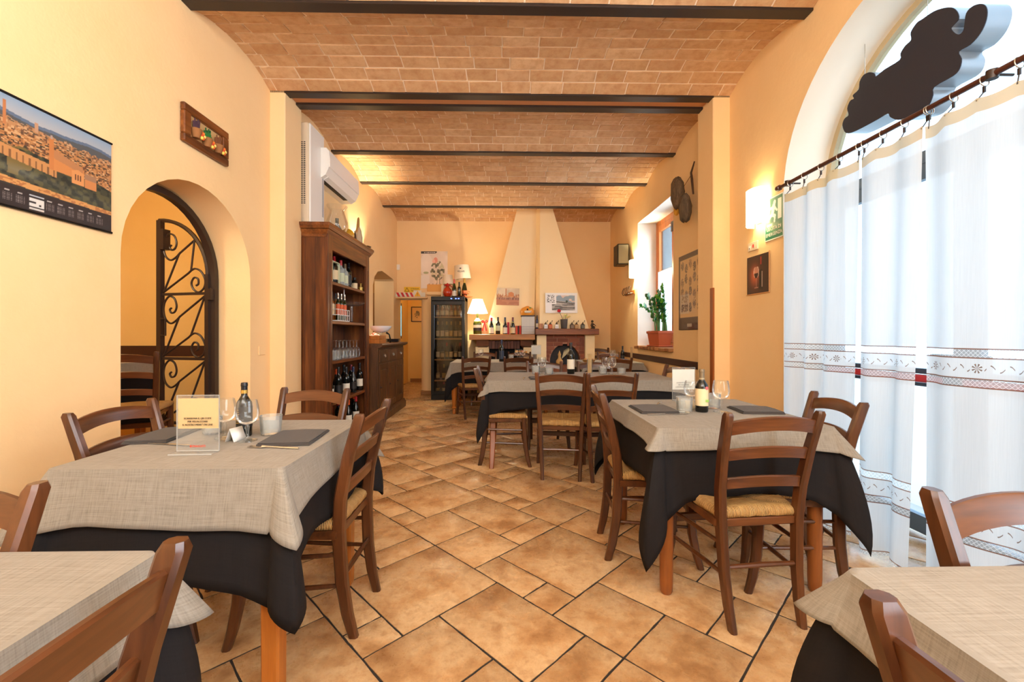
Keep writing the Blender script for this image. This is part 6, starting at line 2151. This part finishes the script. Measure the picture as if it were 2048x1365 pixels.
# ================================================================== LEFT WALL
def p_city(U, V):
    img = np.zeros(U.shape + (3,))
    t = np.clip((V - .78) / .22, 0, 1)[..., None]
    img[:] = np.array((206, 200, 196)) * (1 - t) + np.array((150, 180, 214)) * t
    hl = .845 + .018 * np.sin(U * 9) + .02 * vnoise(U, V * 0, 12, 1, 2)
    paint(img, V < hl, (104, 124, 152))
    paint(img, V < hl - .03, (92, 96, 100))
    tl_ = .80 + .03 * (vnoise(U, V * 0, 40, 1, 5) - .5) - .02 * U
    town = V < tl_
    c = cells(U, V, 96, 60, 11)
    c3 = cells(U, V, 60, 90, 12)
    paint(img, town, (176, 118, 70))
    paint(img, town & (c > .55), (208, 146, 90))
    paint(img, town & (c < .25), (112, 74, 52))
    paint(img, town & (c3 > .86), (230, 180, 128))
    paint(img, town & (c3 < .14), (64, 62, 50))
    fade = np.clip((V - .68) / .12, 0, 1)
    paint(img, town * fade * .35, (186, 160, 140))
    gr = vnoise(U, V, 16, 12, 31)
    treeline = .60 - .24 * np.clip(U - .35, 0, 1) + .10 * (vnoise(U, V * 0, 14, 1, 8) - .5)
    tre = V < treeline
    paint(img, tre, (66, 68, 50))
    n2 = vnoise(U, V, 40, 30, 14)
    paint(img, tre & (n2 > .6), (92, 88, 56))
    paint(img, tre & (n2 < .32), (38, 42, 34))
    paint(img, tre & (gr > .66) & (V > .3), (128, 108, 60))
    # long terrace wall at the left
    ter = (V > .50 - .16 * U) & (V < .60 - .16 * U) & (U < .62)
    paint(img, ter, (214, 152, 92))
    paint(img, ter & (np.sin(U * 180) > .6) & (V < .57 - .16 * U), (140, 96, 60))
    mist = np.clip(1 - abs(V - (.38 - .08 * U)) / .07, 0, 1) * vnoise(U, V, 7, 5, 17) * .55
    paint(img, mist, (150, 158, 156))
    # church
    paint(img, (U > .60) & (U < .80) & (V > .47) & (V < .62 - .25 * (U - .60)), (224, 146, 82))
    roof = (U > .58) & (U < .79) & (V > .585 - .28 * (U - .60)) & (V < .68 - .40 * (U - .58))
    paint(img, roof, (200, 138, 90))
    fac = (U > .715) & (U < .80) & (V > .41) & (V < .56 - abs(U - .757) * .6)
    paint(img, fac, (236, 162, 98))
    for k in range(3):
        paint(img, fac & (abs(U - .74 - .017 * k) < .004) & (V < .51) & (V > .45), (96, 60, 44))
    paint(img, (U > .80) & (U < .885) & (V > .40) & (V < .53), (222, 146, 86))
    paint(img, (U > .80) & (U < .885) & (V > .49) & (V < .55), (176, 132, 100))
    paint(img, (abs(U - .587) < .014) & (V > .47) & (V < .76), (214, 136, 76))
    paint(img, (abs(U - .587) < .007) & (V >= .76) & (V < .80), (190, 170, 160))
    paint(img, (abs(U - .33) < .008) & (V > .72) & (V < .93), (206, 134, 84))
    paint(img, (abs(U - .50) < .010) & (V > .76) & (V < .85), (206, 160, 126))
    # golden city wall at the foot of the photo
    wl = (V > .225 - .03 * U) & (V < .288 - .05 * U)
    paint(img, wl, (226, 164, 96))
    paint(img, wl & (vnoise(U, V, 60, 60, 40) > .62), (190, 124, 70))
    foot = V < .215 - .02 * U
    paint(img, (V < .225 - .03 * U), (58, 52, 44))
    foot = V < .20
    paint(img, foot, (46, 36, 36))
    for k in range(12):
        u0 = .06 + k * .066 + (.10 if k > 5 else 0)
        g = (U > u0) & (U < u0 + .045) & (V > .05) & (V < .135)
        paint(img, g & (np.sin((U - u0) * 900) > .1) & (np.sin(V * 420) > -.1), (150, 140, 138))
        paint(img, (U > u0 + .006) & (U < u0 + .034) & (abs(V - .152) < .006), (190, 184, 180))
    lg = (U > .462) & (U < .545)
    paint(img, lg & (abs(V - .162) < .008), (200, 206, 214))
    paint(img, lg & (V > .06) & (V < .14) & ~((abs(V - .098) < .008) & (U < .50)) & ~((abs(U - .522) < .007) & (V > .075) & (V < .09)), (236, 234, 230))
    paint(img, (abs(V - .042) < .007) & lg, (220, 216, 212))
    paint(img, (V < .012) | (V > .988), (30, 26, 26))
    return img * .88


cal = thing('city_calendar', 'large calendar with an aerial photo of an old brick city on the left wall', 'calendar', (XL + .004, 1.955, 1.951))
MB().box(0, .004, -.365, .365, -.241, .241).build('calendar_sheet', M_PAPERB, cal)
add_print('city_print', .73, .482, 240, 170, p_city, (.0048, 0, 0), ROT_LEFT, cal)
for z in (.238, -.238):
    MB().tube([(.005, -.367, z), (.005, .367, z)], .006, 8).build('hanging_rail', M_BLACKP, cal)

fr3 = thing('relief_picture', 'wooden framed relief of spice baskets and flowers on the left wall', 'picture', (XL + .002, 3.034, 2.563))
for (a, b_, c_, d_) in ((-.225, .225, .074, .128), (-.225, .225, -.128, -.074), (-.225, -.160, -.076, .076), (.160, .225, -.076, .076)):
    MB().box(0, .032, a, b_, c_, d_, c=.006).build('frame_rail', M_CASEY, fr3)
MB().box(.004, .010, -.175, .175, -.09, .09).build('burlap_backing', plain('burlap', (206, 166, 110), .9), fr3)
for i, (y, z) in enumerate(((-.115, -.02), (-.01, -.035), (.105, -.03))):
    MB().lathe([(.022, -.045), (.036, .012), (.034, .016)], 14).xf(Matrix.Translation((.028, y, z))).build('mini_basket', plain('wicker_brown', (150, 100, 54), .8), fr3)
    for k in range(9):
        a = -1 + k * .25
        MB().tube([(.03, y + .006 * (k - 4), z + .01), (.03 + .006 * (k % 2), y + .030 * a, z + .06 + .012 * (k % 3))], .0045, 5).build('spice_stick', plain(('lavender_dark', 'leaf_dark', 'cinnamon')[i], ((74, 48, 62), (30, 88, 44), (120, 72, 40))[i], .8), fr3)
    if i == 1:
        for k in range(6):
            MB().ball((.035, y + .02 * math.cos(k), z + .03 + .018 * math.sin(k * 1.7)), .018, 0, 7, 5, (.5, 1.1, .8)).build('green_leaf', plain('leaf_green', (40, 116, 52), .6), fr3)
    for k, c in enumerate(((236, 214, 96), (226, 98, 40), (236, 222, 120), (214, 74, 34), (230, 120, 44))):
        MB().ball((.045, y + .028 + .012 * (k % 3), z - .03 + .016 * (k // 2)), .013, 0, 8, 5).build('dried_flower', plain('flower_%d' % k, c, .7), fr3)
sw = tag(MB().box(XL, XL + .008, 3.70, 3.80, .99, 1.07, c=.003).build('switch_plate', M_WALL), 'plaster-coloured blank switch plate low on the left wall beside the archway', 'switch')

# ================================================================== RIGHT WALL
def p_exit(U, V):
    img = np.ones(U.shape + (3,)) * (36, 124, 92)
    bor = (U < .03) | (U > .97) | (V < .03) | (V > .97)
    paint(img, bor, (232, 240, 232))
    W = (236, 242, 228)

    def limb(x0, y0, x1, y1, w):
        dx, dy = x1 - x0, (y1 - y0)
        t = np.clip(((U - x0) * dx + (V - y0) * dy) / (dx * dx + dy * dy), 0, 1)
        d = np.hypot((U - x0 - t * dx), (V - y0 - t * dy) * 1.35)
        paint(img, d < w, W)
    paint(img, np.hypot(U - .55, (V - .86) * 1.35) < .07, W)
    limb(.50, .78, .42, .60, .085)
    limb(.44, .76, .22, .72, .04)
    limb(.22, .72, .14, .64, .04)
    limb(.52, .76, .66, .66, .04)
    limb(.40, .60, .28, .54, .055)
    limb(.28, .54, .12, .50, .045)
    limb(.42, .58, .56, .54, .055)
    limb(.56, .54, .54, .42, .045)
    paint(img, (U > .72) & (U < .92) & (V > .44) & (V < .90), W)
    paint(img, (U > .12) & (U < .42) & (V > .33) & (V < .385), (206, 222, 206))
    return img


ex = thing('exit_sign', 'green emergency exit sign on the right wall beside the curtains', 'sign', (XR - .004, 3.235, 2.068))
MB().box(-.002, .003, -.11, .11, -.165, .165).build('sign_sheet', M_PAPER, ex)
add_print('exit_print', .22, .33, 66, 99, p_exit, (-.0032, 0, 0), ROT_RIGHT, ex)
text('USCITA DI', .040, (-.0036, 0, -.078), ROT_RIGHT, M_INKW, ex, sx=.95)
text('EMERGENZA', .038, (-.0036, 0, -.122), ROT_RIGHT, M_INKW, ex, sx=.90)
ou = thing('wall_outlet', 'white socket plate with red switch on the right wall under the sconce', 'socket', (XR, 3.51, 1.905))
MB().box(-.010, 0, -.07, .07, -.036, .036, c=.003).build('plate', M_CREAMP, ou)
MB().box(-.013, -.009, -.018, -.004, -.012, .014).build('red_switch', M_RED, ou)
MB().box(-.012, -.009, .030, .052, -.02, .01).build('socket_insert', M_WHITEP, ou)
MB().box(-.0125, -.011, .036, .046, -.016, -.008).build('socket_hole', M_INK, ou)


def p_wine(U, V):
    g = np.exp(-(((U - .36) / .24) ** 2 + ((V - .48) / .30) ** 2))[..., None]
    img = np.array((50, 30, 28)) * (1 - g) + np.array((200, 96, 60)) * g
    bx_ = U - .66
    paint(img, (abs(bx_) < .09) & (V > .08) & (V < .55), (28, 18, 20))
    paint(img, (abs(bx_) < .09 * np.clip((.66 - V) / .11, .32, 1)) & (V >= .55) & (V < .66), (28, 18, 20))
    paint(img, (abs(bx_) < .03) & (V >= .62) & (V < .95), (60, 22, 26))
    paint(img, (abs(bx_ + .0) < .026) & (V > .74) & (V < .95), (150, 34, 36))
    paint(img, (abs(bx_ - .055) < .012) & (V > .14) & (V < .56), (196, 176, 164))
    gx = U - .44
    w = .115 * np.sqrt(np.clip(1 - ((V - .56) / .17) ** 2, 0, 1))
    bowl = (abs(gx) < w) & (V < .70) & (V > .40)
    paint(img, bowl * .5, (230, 190, 170))
    paint(img, bowl & (V < .53), (46, 14, 18))
    paint(img, (abs(abs(gx) - w) < .010) & (V < .70) & (V > .42), (236, 214, 200))
    paint(img, (abs(gx) < .008) & (V > .14) & (V <= .40), (200, 150, 130))
    paint(img, (abs(gx) < .09) & (abs(V - .135) < .010), (170, 120, 104))
    return img


wp = thing('wine_picture', 'dark picture of a wine glass and bottle on the right wall', 'picture', (XR - .002, 3.443, 1.663))
MB().box(-.006, .001, -.150, .150, -.157, .157, c=.001).build('picture_board', plain('dark_wood_board', (60, 36, 28), .5), wp)
add_print('wine_print', .288, .302, 72, 76, p_wine, (-.0068, 0, 0), ROT_RIGHT, wp)
MB().tube([(-.005, -.152, -.16), (-.005, -.152, .165)], .004, 6).tube([(-.005, -.155, -.160), (-.005, .155, -.160)], .004, 6).build('edge_strip', plain('tan_edge', (206, 150, 92), .5), wp)


def p_heads(U, V):
    img = np.ones(U.shape + (3,)) * (238, 204, 146)
    edge = (U < .07) | (V > .94) | (V < .16)
    paint(img, edge, (104, 84, 70))
    paint(img, (V < .09) & (U > .45), (84, 52, 42))
    n = vnoise(U, V, 60, 90, 7)
    for r_, (vv) in enumerate((.82, .64, .47, .30)):
        for c_ in range(5):
            u0 = .18 + c_ * .185
            v0 = vv + (.035 if c_ % 2 == (r_ % 2) else -.01)
            d = ((U - u0) / .075) ** 2 + ((V - v0) / .062) ** 2
            col = ((150, 128, 110), (120, 104, 96), (176, 140, 108), (110, 92, 80), (160, 124, 92))[(r_ * 2 + c_) % 5]
            paint(img, (d < 1) & (n > .42), col)
            paint(img, (d < .5) & (n < .28), (92, 78, 70))
    fl1 = (U > .06) & (U < .50) & (V > .215) & (V < .47)
    paint(img, fl1 * .55, (226, 226, 220))
    paint(img, (U > .14) & (U < .44) & (V > .36) & (V < .445) & (n > .4), (176, 150, 110))
    paint(img, (U > .14) & (U < .44) & (V > .24) & (V < .34) & (n > .45), (120, 96, 80))
    paint(img, (U > .40) & (U < .62) & (V > .04) & (V < .08), (206, 196, 180))
    return img


hp = thing('heads_poster', 'framed tan poster of many small drawn heads on the far right wall', 'poster', (XR - .006, 4.72, 1.652))
MB().box(-.004, .006, -.285, .285, -.432, .432, c=.002).build('poster_board', plain('poster_edge', (74, 54, 44), .4), hp)
add_print('heads_print', .562, .856, 80, 120, p_heads, (-.0048, 0, 0), ROT_RIGHT, hp)
MB().box(-.0085, -.0065, -.28, .28, -.428, .428).build('glazing', M_GLAZE, hp)
spk = thing('loudspeaker', 'grey loudspeaker high in the far right corner beside the sconce', 'loudspeaker', (XR - .03, 7.06, 2.49))
MB().box(-.19, .0, -.13, .13, -.17, .17, c=.01).build('cabinet', M_BLACKP, spk)
MB().box(-.180, -.012, -.142, -.128, -.155, .155, c=.006).build('front_grille', plain('olive_grey_grille', (104, 98, 80), .6), spk)
MB().tube([(-.02, 0, 0), (.03, 0, 0)], .02, 8).build('wall_bracket', M_BLACKP, spk)
hk = thing('coat_hooks', 'small wooden coat hook rail below the far right sconce', 'hook rail', (XR, 6.95, 1.86))
MB().box(-.02, 0, -.24, .24, -.04, .02, c=.003).build('rail', M_PINE, hk)
for k in range(5):
    y = -.19 + .095 * k
    MB().tube([(-.02, y, -.02), (-.07, y, -.03), (-.085, y, .0), (-.08, y, .04), (-.06, y, .09)], .006, 6).build('hook', M_IRON, hk)
dc = thing('dried_wall_hanging', 'dark dried seed pod hanging with yellow flower high on right wall', 'wall hanging', (XR - .05, 4.62, 2.70))
def pod(cx_, cy_, rows, nm, mt, ph_):
    q = MB()
    rings = []
    for w, z in rows:
        rings.append([(cx_ + w * .78 * (1 + .10 * math.sin(3 * a + z * 30 + ph_)) * math.cos(a), cy_ + w * (1 + .08 * math.sin(4 * a + z * 22)) * math.sin(a), z + .012 * math.sin(5 * a + ph_)) for a in [i * 2 * PI / 18 for i in range(18)]])
    q.loft(rings)
    return q.build(nm, mt, dc, ang=70)


pod(-.085, .12, ((.02, -.12), (.06, -.08), (.085, 0), (.092, .08), (.08, .16), (.05, .21), (.015, .235)), 'upper_pod', wood('pod_brown', (62, 48, 36), (98, 78, 56), (124, 102, 74), 14, 'Z', .9), 0)
pod(-.075, -.06, ((.02, -.31), (.06, -.29), (.078, -.22), (.082, -.14), (.06, -.05), (.02, -.01)), 'lower_pod', wood('pod_grey', (58, 48, 38), (92, 78, 60), (116, 100, 80), 14, 'Z', .9), 2)
MB().tube([(0, -.09, -.02), (-.01, -.08, .14), (-.01, -.06, .22), (0, -.12, .32)], [.010, .014, .012, .007], 8).build('branch', plain('branch_brown', (76, 54, 38), .8), dc)
MB().tube([(-.02, -.06, .18), (-.03, .08, .12)], .004, 6).build('twine', plain('twine', (150, 100, 54), .9), dc)
for k in range(9):
    MB().ball((-.07, .18 + .03 * math.cos(k * .8), -.12 + .035 * math.sin(k * .8)), .022, 0, 7, 5).build('dry_petal', plain('dry_yellow', (206, 150, 44), .8), dc)
wire_ = tag(MB().tube([(XR - .006, 4.46, 1.68), (XR - .006, 4.46, 1.2), (XR - .006, 4.46, .87)], .006, 6).build('cable', plain('brown_cable', (80, 54, 38), .5)), 'thin brown cable running down beside the heads poster', 'cable')

# potted plant on the sill
pp = thing('potted_plant', 'green leafy plant in a terracotta window box on the sill', 'plant', (2.165, 5.86, 1.003))
MB().loft([[(-.075 - t * .02, -.19 - t * .03, z), (.075 + t * .02, -.19 - t * .03, z), (.075 + t * .02, .19 + t * .03, z), (-.075 - t * .02, .19 + t * .03, z)] for t, z in ((0, .018), (1, .185))]).build('planter', M_TERRA, pp, smooth=False)
MB().box(-.105, .105, -.235, .235, .178, .215, c=.005).build('planter_rim', M_TERRA, pp)
MB().box(-.10, .10, -.225, .225, .0, .018, c=.004).build('saucer', M_TERRA, pp)
MB().box(-.085, .085, -.21, .21, .195, .218).build('soil', M_SOIL, pp)
lm = MB()
lm.loft([[(0, 0, 0), (.0, .002, .0)], [(-.018, .025, .004), (.018, .025, .004)], [(-.022, .045, .002), (.022, .045, .002)], [(-.010, .075, -.006), (.010, .075, -.006)], [(0, .088, -.012), (.001, .088, -.012)]], caps=False, closed=False)
M_LEAF = [plain('leaf_mid_green', (56, 142, 50), .3), plain('leaf_fresh_green', (112, 184, 60), .3), plain('leaf_deep_green', (34, 104, 56), .3)]
leaf_me = [lm.mesh('leaf', m_, recalc=False, ang=80) for m_ in M_LEAF]
for k in range(11):
    by, bx_ = R.uniform(-.17, .17), R.uniform(-.05, .05)
    ty = by * 1.5 + R.uniform(-.06, .06)
    tx = bx_ + R.uniform(-.10, .06)
    h = R.uniform(.38, .62) if k else .68
    if k == 1:
        ty, tx, h = .36, -.12, .50
    pts = [Vector((bx_ + (tx - bx_) * t ** 1.6, by + (ty - by) * t ** 1.6, .20 + h * (t - (.10 * t ** 4 if k != 1 else .25 * t ** 4)))) for t in [i / 10 for i in range(11)]]
    st_ = MB().tube([tuple(p) for p in pts], [.011 - .0008 * i for i in range(11)], 6).build('stem', plain('stem_green', (78, 120, 56), .4), pp)
    for i in range(3, 11):
        for sd in (-1, 1):
            d = (pts[min(i + 1, 10)] - pts[i - 1]).normalized()
            sidev = Vector((R.uniform(-.3, .3), sd, R.uniform(-.1, .2)))
            yv = (sidev * .85 + d * .7).normalized()
            xv = yv.cross(Vector((-.7, R.uniform(-.3, .3), .6)).normalized()).normalized()
            zv = xv.cross(yv)
            sc_ = R.uniform(.95, 1.4)
            o = obj('leaf', leaf_me[R.choice((0, 0, 1, 2, 2))], pp)
            o.matrix_world = Matrix((( xv.x * sc_, yv.x * sc_, zv.x * sc_, pts[i].x), (xv.y * sc_, yv.y * sc_, zv.y * sc_, pts[i].y), (xv.z * sc_, yv.z * sc_, zv.z * sc_, pts[i].z), (0, 0, 0, 1)))
